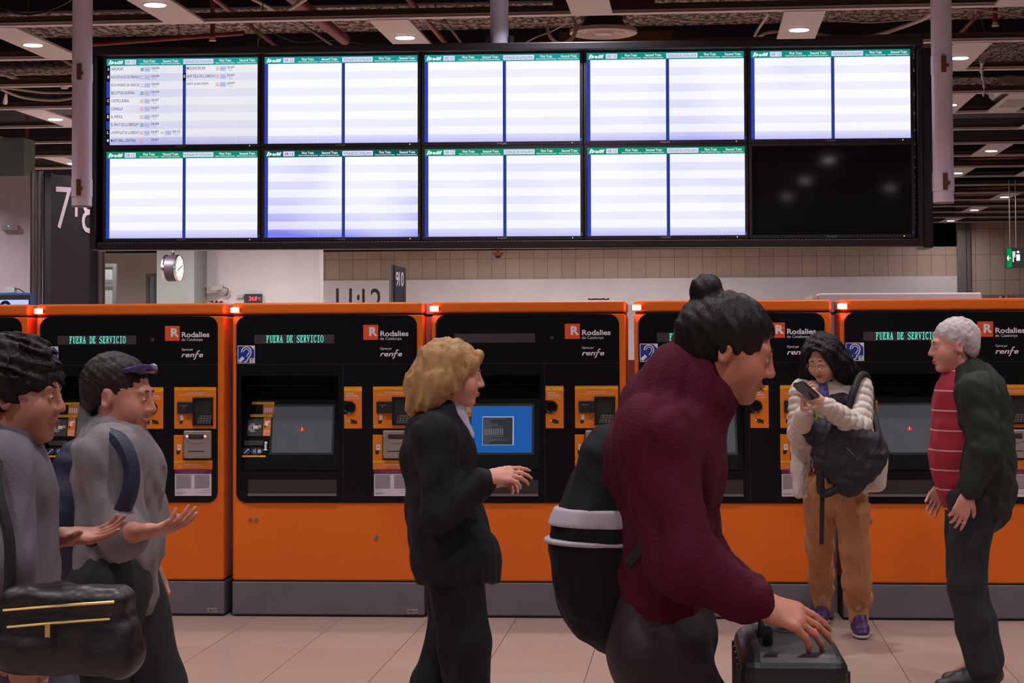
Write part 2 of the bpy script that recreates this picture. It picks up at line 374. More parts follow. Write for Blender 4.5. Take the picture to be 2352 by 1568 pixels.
def screen_mat(name, tint, seed, strength=1.0, corner=.25):
    m = bpy.data.materials.new(name); m.use_nodes = True; nt = m.node_tree; nt.nodes.clear()
    e = nt.nodes.new('ShaderNodeEmission'); o = nt.nodes.new('ShaderNodeOutputMaterial'); nt.links.new(e.outputs[0], o.inputs[0])
    tc = nt.nodes.new('ShaderNodeTexCoord'); sp = nt.nodes.new('ShaderNodeSeparateXYZ'); nt.links.new(tc.outputs['Object'], sp.inputs[0])
    # ten striped timetable rows
    V = math_node(nt, 'FLOOR', math_node(nt, 'DIVIDE', sp.outputs[2], -.0505))
    odd = math_node(nt, 'MODULO', V, 2)
    n = nt.nodes.new('ShaderNodeTexNoise'); n.noise_dimensions = '4D'; n.inputs['W'].default_value = seed*3.7; n.inputs['Scale'].default_value = 1.1; n.inputs['Detail'].default_value = 1
    nt.links.new(tc.outputs['Object'], n.inputs['Vector'])
    # ageing of the panel: bluish patches and a dim bottom edge
    bot = math_node(nt, 'MULTIPLY', math_node(nt, 'POWER', math_node(nt, 'DIVIDE', sp.outputs[2], -.505), 9), corner)
    patch = math_node(nt, 'ADD', math_node(nt, 'MULTIPLY', math_node(nt, 'MAXIMUM', math_node(nt, 'SUBTRACT', n.outputs['Fac'], .5), 0), tint), bot)
    k = math_node(nt, 'ADD', patch, math_node(nt, 'MULTIPLY', odd, math_node(nt, 'ADD', .13, math_node(nt, 'MULTIPLY', patch, 1.0))))
    mx = nt.nodes.new('ShaderNodeMix'); mx.data_type = 'RGBA'; mx.inputs[6].default_value = (.98, .98, 1.02, 1); mx.inputs[7].default_value = (*srgb(128, 128, 240), 1)
    nt.links.new(k, mx.inputs[0]); nt.links.new(mx.outputs[2], e.inputs[0]); e.inputs[1].default_value = strength
    return m
M_TXW = emis('lit white lettering', (.95, .96, 1), 1)
M_NAVY = emis('lit navy lettering', srgb(34, 36, 110), 1)
M_GREYT = emis('lit pale grey lettering', srgb(150, 150, 190), 1)
M_BARB = emis('lit royal blue bar', srgb(44, 66, 176), 1)
M_BARD = emis('lit dark blue bar', srgb(40, 62, 140), 1)
M_BOXB = emis('lit lilac box', srgb(188, 188, 232), 1)
M_PILL = emis('lit pale box', srgb(226, 226, 248), 1)
M_NIGHT = emis('lit black box', srgb(18, 16, 50), 1)
M_LEDY = emis('yellow standby light', (.8, .9, .1), 1.2)
M_STICK = mat('blue corner sticker', srgb(40, 110, 190), .5)
AW, AH = .972, .549
teal = lambda n, c: emis('lit teal header '+n, c, 1)
HDR = [teal('aqua', srgb(30, 152, 150)), teal('sea', srgb(22, 140, 130)), teal('green', srgb(24, 140, 112)), teal('deep', srgb(14, 92, 92)), teal('dusk', srgb(26, 128, 134))]
DEST = [('A', 'AEROPORT', 'R2', '20:09', '17m', 0), ('B', 'BCN ESTACIÓ DE FRANÇA', '', '20:09', '15m', 2), ('', 'BCN PASSEIG DE GRÀCIA', '', '20:09', '4m', 2), ('', 'BELLVITGE-GORNAL', 'R2', '20:09', '6m', 0),
        ('C', 'CASTELLBISBAL', 'R4', '20:07', '35m', 1), ('', 'CORNELLÀ', 'R4', '20:07', '11m', 1), ('E', 'EL PAPIOL', 'R4', '20:07', '29m', 1), ('', 'EL PRAT DE LLOBREGAT', 'R2', '20:09', '10m', 0),
        ('L', "L'HOSPITALET DE LLOBREGAT", 'R4', '20:07', '7m', 1), ('M', 'MARTORELL CENTRAL', 'R4', '20:07', '41m', 1)]
WID = [.066, .152, .150, .125, .098, .063, .062, .148, .15, .134]
def monitor(i, row):
    x0 = -3.492+1.0155*i; z1 = 3.338 if row == 0 else 2.747
    dead = (i == 4 and row == 1)
    place = 'leftmost|second from the left|middle|second from the right|rightmost'.split('|')[i]
    what = 'switched-off black departure monitor, the only dark screen' if dead else 'departure monitor listing train destinations' if (i, row) == (0, 0) else \
        'dimmer bluish blank timetable monitor' if (i, row) == (1, 1) else 'blank striped timetable monitor'
    t = thing('departure_monitor', '%s, %s in the %s row' % (what, place, ('top', 'bottom')[row]), 'monitor', (x0, YBD-.0, z1), 0, 'monitors of the departure board')
    t.rotation_euler.y = .00364
    # follow the slightly crooked hanging of the housing
    dx, dz = x0-cx_, z1-cz_; t.location = (cx_+dx, YBD, cz_+dz-.00364*dx)
    bz_, bt, bb = .0185, .018, .0215
    g = G()
    for a in ((-bz_, 0, -AH-bb, bt), (AW, AW+bz_, -AH-bb, bt), (0, AW, 0, bt), (0, AW, -AH-bb, -AH)): g.box(a[0], a[1], -.012, .03, a[2], a[3])
    g.obj('bezel', M_BEZEL, t); G().box(-bz_+.002, AW+bz_-.002, .03, .068, -AH-bb, bt).obj('rear_shell', M_BLACK, t)
    G().text('PHILIPS', AW*.47, AW*.53, -AH-.017, -AH-.007, -.0125, .01).obj('maker_lettering', mat('silver print', (.4, .38, .4), .4), t)
    G().disc(AW*.95, -AH-.011, .0035, -.0135, -.012, 12).obj('standby_light', M_LEDY, t)
    G().rect(AW+.001, AW+.013, -AH+.002, -AH+.018, -.0128).obj('corner_sticker', M_STICK, t)
    if dead:
        G().rect(0, AW, -AH, 0, 0).obj('dark_panel', mat('unlit glossy panel', (.006, .006, .009), .045, 0, .5), t); return
    tint = [[.5, .1, .1, .6, .9], [.1, 1.5, .4, .4, 0]][row][i]
    hh = .044
    scr = G().rect(0, AW, -(AH-hh), 0, 0).obj('lit_panel', screen_mat('timetable screen %d%d' % (row, i), tint, i+5*row, 1.0 if not (i == 0 and row == 0) else .86), t); scr.location = (0, 0, -hh)
    hm = HDR[[[0, 0, 0, 1, 1], [2, 3, 2, 2, 0]][row][i]]
    G().rect(0, AW, -hh, 0, -.001).obj('header_bar', hm, t)
    G().rect(0, .022, -AH+.001, -hh, -.001).obj('side_bar', M_BARB, t)
    G().rect(.4905, .511, -AH+.001, -hh, -.001).obj('centre_bar', M_BARD, t)
    g = G(); g.rect(.118, .189, -.037, -.007, -.002); g.rect(.494, .687, -.037, -.007, -.002)
    g.split('header_box', M_PILL, t)
    if row == 0 and i == 0: cells = None
    g = G()
    y = -.003
    # sloping arrow emblem, name and column titles
    g.add([(.012,y,-.034),(.018,y,-.038),(.032,y,-.014),(.026,y,-.006),(.02,y,-.012)], [(0,1,2,3,4)])
    g.add([(.025,y,-.036),(.043,y,-.030),(.047,y,-.024),(.036,y,-.012)], [(0,1,2,3)])
    g.text('adif', .049, .106, -.034, -.011, y, .035)
    for x in (.0, .483):
        g.text('First Train', x+.237 if x == 0 else .727, x+.312 if x == 0 else .8, -.025, -.009, y, .015)
        g.text('Second Train', x+.363 if x == 0 else .855, x+.462 if x == 0 else .953, -.025, -.009, y, .015)
    for a in (.214, .350, .700, .838): g.text('Platform-Time-Journey Duration', a, a+.125, -.0385, -.029, y, .02)
    g.obj('header_lettering', M_TXW, t)
    g = G(); g.text('08:12' if (i, row) == (1, 1) else '08 12', .126, .182, -.031, -.013, -.003, .01 if (i, row) == (1, 1) else 0)
    g.text('RODALIES DE CATALUNYA', .503, .679, -.031, -.014, -.003, .004)
    g.obj('box_lettering', M_NAVY if (i, row) == (1, 1) else emis('lit slate lettering', srgb(96, 100, 150), 1), t)
    G().rect(.3425, .3435, -AH, -hh, -.0008).rect(.832, .833, -AH, -hh, -.0008).split('column_line', emis('lit thin line', (.9, .9, 1), 1), t)
    if i == 0 and row == 0:
        nav, gry, red, grn, bx, nb, ltr = G(), G(), G(), G(), G(), G(), G()
        for r, (L_, nm, ln, tm, mn, kk) in enumerate(DEST):
            zt_ = -hh-.0505*r; z0_ = zt_-.030
            if L_:
                nb.rect(0, .022, zt_-.05, zt_, -.0015); ltr.text(L_, .006, .016, z0_+.001, zt_-.011, -.003, .02)
            nav.text(nm, .03, .03+WID[r]*1.22, z0_-(.004 if 'Ç' in nm else 0), zt_-(.011 if not 'À' in nm and not 'Ó' in nm else .008), -.003, .004)
            bx.rect(.243, .281, zt_-.040, zt_-.010, -.002); nav.rect(.259, .265, zt_-.026, zt_-.024, -.003)
            nav.text(tm, .287, .338, zt_-.025, zt_-.010, -.003, .008); gry.text(mn, .297, .323, zt_-.040, zt_-.030, -.003)
            gr = (grn, red, gry)[kk]; gr.rect(.218, .238, zt_-.035, zt_-.015, -.002) if kk == 0 else gr.rect(.218, .238, zt_-.019, zt_-.015, -.002).rect(.218, .238, zt_-.035, zt_-.031, -.002)
            if ln and kk: red.text(ln, .219, .237, zt_-.030, zt_-.020, -.003, .01)
            if kk == 0: ltr.text(ln, .220, .236, zt_-.031, zt_-.019, -.003, .01)
        zt_ = -hh-.0505*8; bx.rect(.379, .418, zt_-.040, zt_-.010, -.002); nav.rect(.395, .401, zt_-.026, zt_-.024, -.003); nav.text('20:10', .424, .475, zt_-.025, zt_-.010, -.003, .008); gry.text('7m', .434, .455, zt_-.04, zt_-.03, -.003); gry.text('R1', .354, .373, zt_-.032, zt_-.018, -.003, .01)
        for r, (nm, w_, mn) in enumerate((('MOLINS DE REI', .118, '25m'), ('SANT FELIU DE LLOBREGAT', .186, '18m'), ('SANT JOAN DESPÍ', .138, '14m'))):
            zt_ = -hh-.0505*r
            nav.text(nm, .517, .517+w_, zt_-.030, zt_-(.011 if r < 2 else .008), -.003, .004)
            bx.rect(.729, .768, zt_-.040, zt_-.010, -.002); nav.rect(.745, .751, zt_-.026, zt_-.024, -.003)
            nav.text('20:07', .774, .824, zt_-.025, zt_-.010, -.003, .008); gry.text(mn, .784, .81, zt_-.040, zt_-.030, -.003)
            red.rect(.704, .724, zt_-.019, zt_-.015, -.002).rect(.704, .724, zt_-.035, zt_-.031, -.002); red.text('R4', .705, .723, zt_-.030, zt_-.020, -.003, .01)
            if r == 1: nb.rect(.4905, .511, zt_-.05, zt_, -.0015); ltr.text('S', .496, .505, zt_-.03, zt_-.011, -.003, .02)
        nav.obj('destination_lettering', M_NAVY, t); gry.obj('minutes_lettering', M_GREYT, t)
        red.split('line_badge', emis('lit salmon', srgb(226, 140, 130), 1), t); grn.split('line_badge', emis('lit green', srgb(30, 140, 110), 1), t)
        bx.split('platform_box', M_BOXB, t); nb.split('index_box', M_NIGHT, t); ltr.obj('index_lettering', M_TXW, t)
for row in (0, 1):
    for i in range(5): monitor(i, row)

# steel poles that carry the board
M_POLE = mat('grey fluted aluminium', srgb(222, 220, 248), .4, .0, bump=.02, bscale=200)
def pole(px, r, zbot, ztop, lab, yy, collars):
    p = at(px, 300, yy)
    t = thing('hanging_pole', lab, 'pole', (p.x, yy, 0), 0, 'poles of the departure board')
    n = 48; pts = []
    for k in range(n):
        a = 2*math.pi*k/n; rr_ = r*(1-(.025 if k % 3 == 0 else 0)); pts.append((rr_*math.cos(a), rr_*math.sin(a)))
    G().prism(pts, zbot, ztop).obj('pole_tube', M_POLE, t, smooth=30)
    for zc_ in collars:
        c = G().cyl((0, 0, zc_-.055), (0, 0, zc_+.055), r*1.05, 40).obj('pole_collar', M_POLE, t, smooth=40)
        G().box(-.012, .016, -r*1.05-.012, -r*1.05+.002, zc_-.05, zc_+.05).box(-.004, .03, -r*1.05-.02, -r*1.05-.01, zc_-.02, zc_+.0).obj('collar_clip', mat('rusty clip', srgb(110, 76, 60), .5, .4), c)
    G().cyl((0, 0, zbot-.006), (0, 0, zbot), r*.98, 32).obj('pole_cap', mat('pole end cap', srgb(130, 100, 90), .6), t)
    return t
pole(188.5, .0625, at(190, 473, 11.85).z, SLAB, 'grey fluted pole left of the departure board, in front of its edge', 11.85, (at(190, 168, 11.85).z, at(190, 432, 11.85).z))
pole(2165, .0625, at(2165, 465, 11.85).z, SLAB, 'grey fluted pole right of the departure board', 11.85, (at(2165, 150, 11.85).z, at(2165, 418, 11.85).z))
pole(1148, .0585, 3.385, SLAB, 'grey fluted pole rising from the middle of the departure board top', 12.2, ())
for sx in (-1, 1):
    o = G().box(-.012, .012, -.04, .04, 0, .09).obj('pole_bracket', M_BLACK, board); p = at(1148, 300, 12.2); o.location = (p.x+sx*.075-cx_, .2, 3.39-cz_)
# ------------------------------------------------------------------ ticket machines
MX0, MP, MD = -3.57348, 1.14171, 10.878
MW = 1.095
ORANGE = srgb(222, 102, 6)
M_ORANGE = mat('orange machine enamel', ORANGE, .42, 0, .5, bump=.12, bscale=260)
M_PANEL = mat('black glossy fascia', (.005, .0048, .008), .22, 0, .22)
M_BAY = mat('black satin plastic', (.0022, .0021, .003), .4, 0, .12)
M_PLINTH = mat('grey plinth enamel', srgb(104, 96, 104), .5, bump=.06, bscale=300, var=.06, vscale=4)
M_LABEL = mat('orange label film', srgb(222, 118, 20), .4)
M_YELLOW = mat('yellow braille strip', srgb(226, 176, 10), .45)
M_DOT = mat('braille dots dark', srgb(120, 86, 10), .5)
M_PRINT = mat('white print', srgb(226, 218, 222), .5)
M_INK = mat('black print', (.012, .01, .01), .5)
M_DISPOFF = mat('dim display window', srgb(62, 54, 62), .35)
M_LEDTX = emis('turquoise dot matrix glow', srgb(110, 240, 210), 1.0)
M_RED = emis('red alarm light glow', (1.0, .10, .075), 42)
M_REDDIM = emis('red lamp glow', (1, .05, .08), 1.0)
M_ACC = mat('silver note reader shell', srgb(150, 138, 132), .35, .25, var=.05)
M_PURPLE = mat('purple notice header', srgb(96, 22, 86), .5)
M_SHEET = mat('white notice paper', srgb(206, 196, 206), .6)
M_TXTG = mat('grey small print', srgb(120, 112, 120), .6)
M_LOGO = mat('vermilion logo square', srgb(222, 80, 36), .45)
M_BLUE = mat('blue hearing loop sign', srgb(22, 52, 150), .4)
BM = {'F': ['XXXXXXX.', '.XX..XX.', '.XX...X.', '.XX.X...', '.XXXX...', '.XX.X...', '.XX.....', '.XX.....', '.XX.....', 'XXXX....'],
      'U': ['XXX..XXX', '.XX...X.', '.XX...X.', '.XX...X.', '.XX...X.', '.XX...X.', '.XX...X.', '.XX...X.', '.XX...X.', '..XXXX..'],
      'E': ['XXXXXXX.', '.XX..XX.', '.XX...X.', '.XX.X...', '.XXXX...', '.XX.X...', '.XX.....', '.XX...X.', '.XX..XX.', 'XXXXXXX.'],
      'R': ['XXXXXX..', '.XX..XX.', '.XX..XX.', '.XX..XX.', '.XXXXX..', '.XXXX...', '.XX.XX..', '.XX.XX..', '.XX..XX.', 'XXX...XX'],
      'A': ['...XX...', '...XX...', '..XXX...', '..X.XX..', '..X.XX..', '.XX.XX..', '.XXXXXX.', '.X...XX.', '.X...XX.', 'XXX.XXXX'],
      'D': ['XXXXXX..', '.XX..XX.', '.XX...XX', '.XX...XX', '.XX...XX', '.XX...XX', '.XX...XX', '.XX...XX', '.XX..XX.', 'XXXXXX..'],
      'S': ['..XXX.X.', '.X...XX.', 'XX....X.', 'XXX.....', '.XXXX...', '...XXXX.', '.....XXX', 'X.....XX', 'XX...XX.', 'X.XXXX..'],
      'V': ['XXX..XXX', '.XX...X.', '.XX...X.', '.XX..X..', '..XX.X..', '..XX.X..', '..XXX...', '...XX...', '...XX...', '...X....'],
      'I': ['.XXXXXX.', '...XX...', '...XX...', '...XX...', '...XX...', '...XX...', '...XX...', '...XX...', '...XX...', '.XXXXXX.'],
      'C': ['..XXXXX.', '.XX..XX.', 'XX....X.', 'XX......', 'XX......', 'XX......', 'XX......', 'XX....X.', '.XX..XX.', '..XXXX..'],
      'O': ['..XXXX..', '.XX..XX.', 'XX....XX', 'XX....XX', 'XX....XX', 'XX....XX', 'XX....XX', 'XX....XX', '.XX..XX.', '..XXXX..'], ' ': []}
def bitmap_text(s, x0, x1, z0, z1, y):
    g = G(); n = len(s); cw = (x1-x0)/(n*9-1); ch = (z1-z0)/10
    for i, c in enumerate(s):
        for r, row in enumerate(BM[c]):
            for q, b_ in enumerate(row):
                if b_ == 'X':
                    x = x0+(i*9+q)*cw; z = z1-r*ch; g.rect(x, x+cw*.98, z-ch*.9, z, y)
    return g
def hand_icon(g, x, z, s, y, card=True):          # a small gloved-hand pictogram (black parts)
    g.plate([(x-.5*s, z-.9*s), (x+.25*s, z-.9*s), (x+.3*s, z-.45*s), (x+.55*s, z-.15*s), (x+.35*s, z+.1*s), (x+.1*s, z-.1*s), (x-.15*s, z-.2*s), (x-.2*s, z+.05*s), (x-.5*s, z+.05*s)], y, y+.0004)
def braille(gy, gd, x0, x1, z0, z1, y, rows=1):
    gy.rect(x0, x1, z0, z1, y)
    n = int((x1-x0)/.009); hh = (z1-z0)
    for i in range(2, n-2):
        for r in range(3*rows):
            if rng.random() < .42: gd.rect(x0+i*.009, x0+i*.009+.003, z1-hh*(.18+.62*r/max(1, 3*rows-1))-.0025, z1-hh*(.18+.62*r/max(1, 3*rows-1)), y-.0004)
def slope_y(v): return .02+max(0, min(.125, (v-.83)*.31))
def build_machine(k):
    descr = {-1: 'orange ticket machine cut off at the left end of the row', 0: 'orange ticket machine with red lit note slot, second from the left of the row',
             1: 'orange ticket machine with its grey touch screen in full view', 2: 'orange ticket machine with blue computer screen and blank top display',
             3: 'orange ticket machine behind the maroon-hooded walker', 4: 'orange ticket machine at the right end behind the white-haired man'}[k]
    t = thing('ticket_machine', descr, 'ticket machine', (MX0+k*MP, MD, 0), 0, 'orange ticket machines in a row')
    # body: a bevelled box whose front is opened for the screen bay
    bx0, bx1, bz0, bz1, pd = .048, .614, .815, 1.362, .22
    bm = bmesh.new()
    def V(x, y, z): return bm.verts.new((x, y, z))
    z0, z1, dp = .203, 1.700, .84
    o4 = [V(0, 0, z0), V(MW, 0, z0), V(MW, 0, z1), V(0, 0, z1)]; b4 = [V(0, dp, z0), V(MW, dp, z0), V(MW, dp, z1), V(0, dp, z1)]
    i4 = [V(bx0, 0, bz0), V(bx1, 0, bz0), V(bx1, 0, bz1), V(bx0, 0, bz1)]; p4 = [V(bx0, pd, bz0), V(bx1, pd, bz0), V(bx1, pd, bz1), V(bx0, pd, bz1)]
    F = bm.faces.new
    for i in range(4):
        j = (i+1) % 4
        F((o4[i], o4[j], i4[j], i4[i])); F((i4[i], i4[j], p4[j], p4[i])); F((o4[j], o4[i], b4[i], b4[j]))
    F(p4); F(b4[::-1]); bl = bm.edges.layers.float.new('bevel_weight_edge'); oset = set(o4+b4)
    for e_ in bm.edges: e_[bl] = 1.0 if (e_.verts[0] in oset and e_.verts[1] in oset) else 0.0
    bmesh.ops.recalc_face_normals(bm, faces=bm.faces)
    me = bpy.data.meshes.new('body'); bm.to_mesh(me); bm.free(); me.materials.append(M_ORANGE)
    bo = bpy.data.objects.new('body', me); C.objects.link(bo); bo.parent = t
    bv = bo.modifiers.new('bevel', 'BEVEL'); bv.width = .016; bv.segments = 4; bv.limit_method = 'WEIGHT'
    me.polygons.foreach_set('use_smooth', [True]*len(me.polygons)); wn = bo.modifiers.new('wn', 'WEIGHTED_NORMAL')
    G().box(0, MW, 0, .84, 1.709, 1.773).obj('lid', M_ORANGE, t, bevel=.014, seg=4)
    G().box(.008, MW-.008, .01, .83, 1.698, 1.710).obj('lid_seam', M_BLACK, t)
    G().box(0, MW, 0.002, .84, .012, .196).obj('plinth', M_PLINTH, t, bevel=.006)
    G().box(.01, MW-.01, .012, .83, 0, .0125).obj('plinth_foot', M_BLACK, t)
    G().box(.006, MW-.006, .008, .83, .195, .205).obj('plinth_seam', M_BLACK, t)
    # number plate
    pl = G().box(.998, 1.058, -.004, .0025, .022, .046).obj('number_plate', mat('zinc number plate', srgb(150, 138, 136), .5), t)
    if k in (0, 1):
        G().text('802%d' % k, 1.009, 1.047, .0275, .041, -.0045, .01).disc(1.0025, .034, .0025, -.0046, -.004, 8).disc(1.0535, .034, .0025, -.0046, -.004, 8).obj('plate_lettering', M_INK, pl)
    # black fascia with the bay opening
    a = .024; b_ = 1.058
    outer = rrect(a, b_, .642, 1.698, .058, 8)
    bm = bmesh.new(); ov = [bm.verts.new((x, -.005, z)) for x, z in outer]; iv = [bm.verts.new((x, -.005, z)) for x, z in ((bx0+.004, bz0+.004), (bx1-.004, bz0+.004), (bx1-.004, bz1-.004), (bx0+.004, bz1-.004))]
    es = [bm.edges.new((ov[i], ov[(i+1) % len(ov)])) for i in range(len(ov))]+[bm.edges.new((iv[i], iv[(i+1) % 4])) for i in range(4)]
    bmesh.ops.triangle_fill(bm, use_beauty=True, use_dissolve=False, edges=es, normal=(0, -1, 0))
    r = bmesh.ops.extrude_face_region(bm, geom=bm.faces[:]); vs = [v for v in r['geom'] if isinstance(v, bmesh.types.BMVert)]
    bmesh.ops.translate(bm, verts=vs, vec=(0, .006, 0)); bmesh.ops.recalc_face_normals(bm, faces=bm.faces)
    me = bpy.data.meshes.new('fascia'); bm.to_mesh(me); bm.free(); me.materials.append(M_PANEL)
    fo = bpy.data.objects.new('fascia', me); C.objects.link(fo); fo.parent = t
    # fine joints of the fascia doors
    G().rect(.026, 1.056, 1.4225, 1.424, -.0053).rect(.6365, .638, .645, 1.423, -.0053).obj('fascia_joint', mat('joint line', (.035, .032, .036), .4), t)
    # bay lining: five walls
    e = .002; x0_, x1_, z0_, z1_, yy = bx0+e, bx1-e, bz0+e, bz1-e, pd-e
    lin = G(); lin.rect(x0_, x1_, z0_, z1_, yy); lin.add([(x0_, -.004, z0_), (x0_, -.004, z1_), (x0_, yy, z1_), (x0_, yy, z0_)], [(0,1,2,3)]); lin.add([(x1_, -.004, z0_), (x1_, -.004, z1_), (x1_, yy, z1_), (x1_, yy, z0_)], [(0,1,2,3)])
    lin.add([(x0_, -.004, z1_), (x1_, -.004, z1_), (x1_, yy, z1_), (x0_, yy, z1_)], [(0,1,2,3)]).obj('bay_lining', M_BAY, t)
    # sloping console
    con = G(); con.add([(x0_, 0, .828), (x1_, 0, .828), (x1_, .016, .83), (x0_, .016, .83), (x0_, slope_y(1.24), 1.24), (x1_, slope_y(1.24), 1.24), (x0_, .15, 1.29), (x1_, .15, 1.29), (x0_, yy, 1.29), (x1_, yy, 1.29), (x0_, 0, z0_), (x1_, 0, z0_)],
        [(10,11,1,0), (0,1,2,3), (3,2,5,4), (4,5,7,6), (6,7,9,8)]).obj('console', M_BAY, t)
    G().rect(x0_+.01, x1_-.01, 1.3005, 1.3025, .08).obj('bay_shelf_edge', mat('joint line', (.03, .03, .03), .4), t)
    def S(g): return g.map(lambda x, y, z: (x-.2*slope_y(z)*(.2+.0)*5*.2, y+slope_y(z)-.003, z))
    # touch screen in its frame
    S(G().box(.205, .575, -.003, .004, .908, 1.193)).obj('screen_frame', mat('screen frame', (.008, .008, .009), .3), t)
    if k == 2:
        scr = S(G().rect(.218, .562, .921, 1.18, -.004)).obj('touch_screen', emis('blue desktop glow', srgb(32, 86, 158), 1), t)
        S(G().rect(.282, .460, .962, 1.122, -.005)).obj('window_border', emis('pale window border glow', srgb(150, 176, 214), 1), scr)
        S(G().rect(.2845, .4535, .9645, 1.117, -.006)).obj('console_window', emis('dark console glow', srgb(48, 48, 54), 1), scr)
        g = G()
        for q in range(24):
            zz = 1.111-q*.006; L_ = [.12, .06, .05, .05, .04, .07, .1, .1, .05, .13][q % 10]
            g.rect(.288, .288+L_*rng.uniform(.7, 1.2), zz-.002, zz, -.0065)
        for q in range(9): g.rect(.292+.0125*q, .300+.0125*q, 1.02, 1.052, -.0065)
        S(g).obj('console_lettering', emis('console text glow', srgb(96, 96, 104), 1), scr)
    else:
        scr = S(G().rect(.218, .562, .921, 1.18, -.004)).obj('touch_screen', mat('grey idle screen', srgb(60, 60, 68), .35, 0, .5, emit=srgb(66, 66, 74), es=.42, var=.12, vscale=14), t)
        S(G().plate([(.373, 1.041), (.405, 1.041), (.389, 1.067)], -.006, -.004)).obj('warning_icon', emis('red warning glow', srgb(220, 50, 40), 1), scr)
        S(G().rect(.3878, .3902, 1.049, 1.060, -.0066).rect(.3878, .3902, 1.0445, 1.047, -.0066)).obj('warning_mark', emis('white warning glow', (.9, .85, .85), 1), scr)
    # left control group on the slope
    gy, gd, go, gp, gi = G(), G(), G(), G(), G()
    braille(gy, gd, .091, .222, 1.192, 1.207, -.005); braille(gy, gd, .085, .215, 1.121, 1.137, -.005)
    go.rr(.158, .222, 1.138, 1.191, -.005, -.003, .003, 3); go.rr(.164, .207, 1.014, 1.120, -.005, -.003, .003, 3)
    S(go).split('reader_label', M_LABEL, t)
    for q in range(4): gp.rect(.166+.0125*q, .175+.0125*q, 1.146, 1.174, -.0056)
    gp.plate([(.174, 1.073), (.191, 1.073), (.191, 1.099), (.174, 1.099)], -.0062, -.0056).disc(.196, 1.096, .007, -.0068, -.0063, 14)
    gp.rect(.168, .203, 1.042, 1.0455, -.0056).rect(.168, .200, 1.036, 1.038, -.0056).rect(.168, .195, 1.029, 1.031, -.0056).rect(.168, .197, 1.022, 1.024, -.0056)
    hand_icon(gi, .175, 1.072, .012, -.0066)
    S(gi).obj('hand_pictogram', M_INK, t)
    pad = S(G().rr(.074, .16, 1.014, 1.112, -.006, -.002, .006, 4)).obj('contactless_pad', mat('grey contactless pad', srgb(48, 46, 54), .4), t)
    g = G()
    for r_ in (.010, .016, .023): g.arc(.103, 1.061, r_, 50, 310, .0022, -.0072, -.0064)
    g.rect(.107, .135, 1.055, 1.073, -.0074); S(g).obj('contactless_symbol', M_PRINT, pad)
    S(G().plate([(.130, 1.060), (.136, 1.078), (.152, 1.076), (.152, 1.060)], -.0082, -.0076)).obj('yellow_hand_symbol', mat('sand print', srgb(190, 150, 90), .5), pad)
    g = S(G().rr(.06, .168, .963, .989, -.006, -.002, .004, 3)).obj('receipt_slot', mat('dark grey slot', (.03, .028, .032), .4), t)
    S(G().rect(.078, .145, .974, .979, -.0066)).obj('slot_opening', M_INK, g)
    # information i, intercom
    gp.disc(.184, .976, .0085, -.0062, -.005, 20); gp.plate([(.176, .966), (.189, .966), (.189, .940), (.195, .940), (.195, .934), (.172, .934), (.172, .940), (.178, .940), (.178, .960), (.176, .960)], -.0062, -.005)
    blu = S(G().rr(.052, .096, .911, .948, -.006, -.003, .018, 6).rr(.098, .17, .911, .948, -.006, -.003, .018, 6)).split('intercom_plate', mat('navy intercom plate', srgb(20, 30, 78), .4), t)
    gp.stroke([(.062, .918), (.074, .930), (.082, .940), (.088, .941), (.088, .936)], .004, -.0068, -.0062)
    gp.arc(.112, .930, .008, -50, 50, .002, -.0068, -.0062); gp.arc(.106, .930, .011, -50, 50, .002, -.0068, -.0062); gp.stroke([(.124, .943), (.128, .937), (.124, .933), (.129, .926), (.124, .918)], .0025, -.0068, -.0062)
    S(gp).obj('white_symbol', M_PRINT, t)
    S(G().disc(.150, .930, .0105, -.011, -.005, 18)).obj('push_button', mat('brass button', (.6, .52, .42), .35, .7), blu)
    braille(gy, gd, .052, .186, .8965, .9065, -.006)
    S(gy).split('braille_strip', M_YELLOW, t); S(gd).obj('braille_dots', M_DOT, t)
    # ticket tray
    tr = G().box(.094, .6, -.010, -.004, .684, .772).obj('ticket_tray', mat('smoked tray flap', srgb(52, 46, 46), .3, 0, .5), t)
    G().box(.094, .6, -.022, -.010, .681, .694).obj('tray_lip', mat('grey tray lip', srgb(120, 108, 110), .4, .2), tr)
    # top display
    dsp = G().rect(.128, .586, 1.541, 1.592, -.0056).obj('display_window', M_DISPOFF, t)
    if k != 2: bitmap_text('FUERA DE SERVICIO', .197, .525, 1.547, 1.588, -.0062).obj('display_lettering', M_LEDTX, dsp)
    if k != 1: G().rect(.672, .690, 1.558, 1.577, -.0056).obj('sensor_window', M_DISPOFF, t)
    # logos
    lg = G().rect(.753, .838, 1.560, 1.645, -.0056).obj('logo_square', M_LOGO, t)
    G().text('R', .786, .834, 1.582, 1.632, -.0062, .045).obj('logo_letter', M_PRINT, lg)
    g = G(); g.text('Rodalies', .850, 1.010, 1.580, 1.610, -.006, .022); g.text('de Catalunya', .849, .971, 1.5545, 1.575, -.006)
    g.text('Operat per', .849, .915, 1.500, 1.518, -.006, .002); g.text('ren', .848, .924, 1.466, 1.486, -.006, .018, .25)
    g.stroke([(.920, 1.454), (.926, 1.457), (.934, 1.476), (.942, 1.498), (.948, 1.503), (.954, 1.501)], .006, -.0062, -.0056); g.stroke([(.928, 1.483), (.950, 1.485)], .005, -.0062, -.0056)
    g.text('e', .950, .974, 1.466, 1.486, -.006, .018, .25); g.obj('logo_lettering', M_PRINT, t)
    # hearing loop sign
    hs = G().rect(.031, .131, 1.430, 1.531, -.0056).obj('hearing_loop_sign', M_PRINT, t)
    G().rect(.0345, .1275, 1.4335, 1.5275, -.006).obj('sign_field', M_BLUE, hs)
    g = G(); y0, y1 = -.0068, -.0062
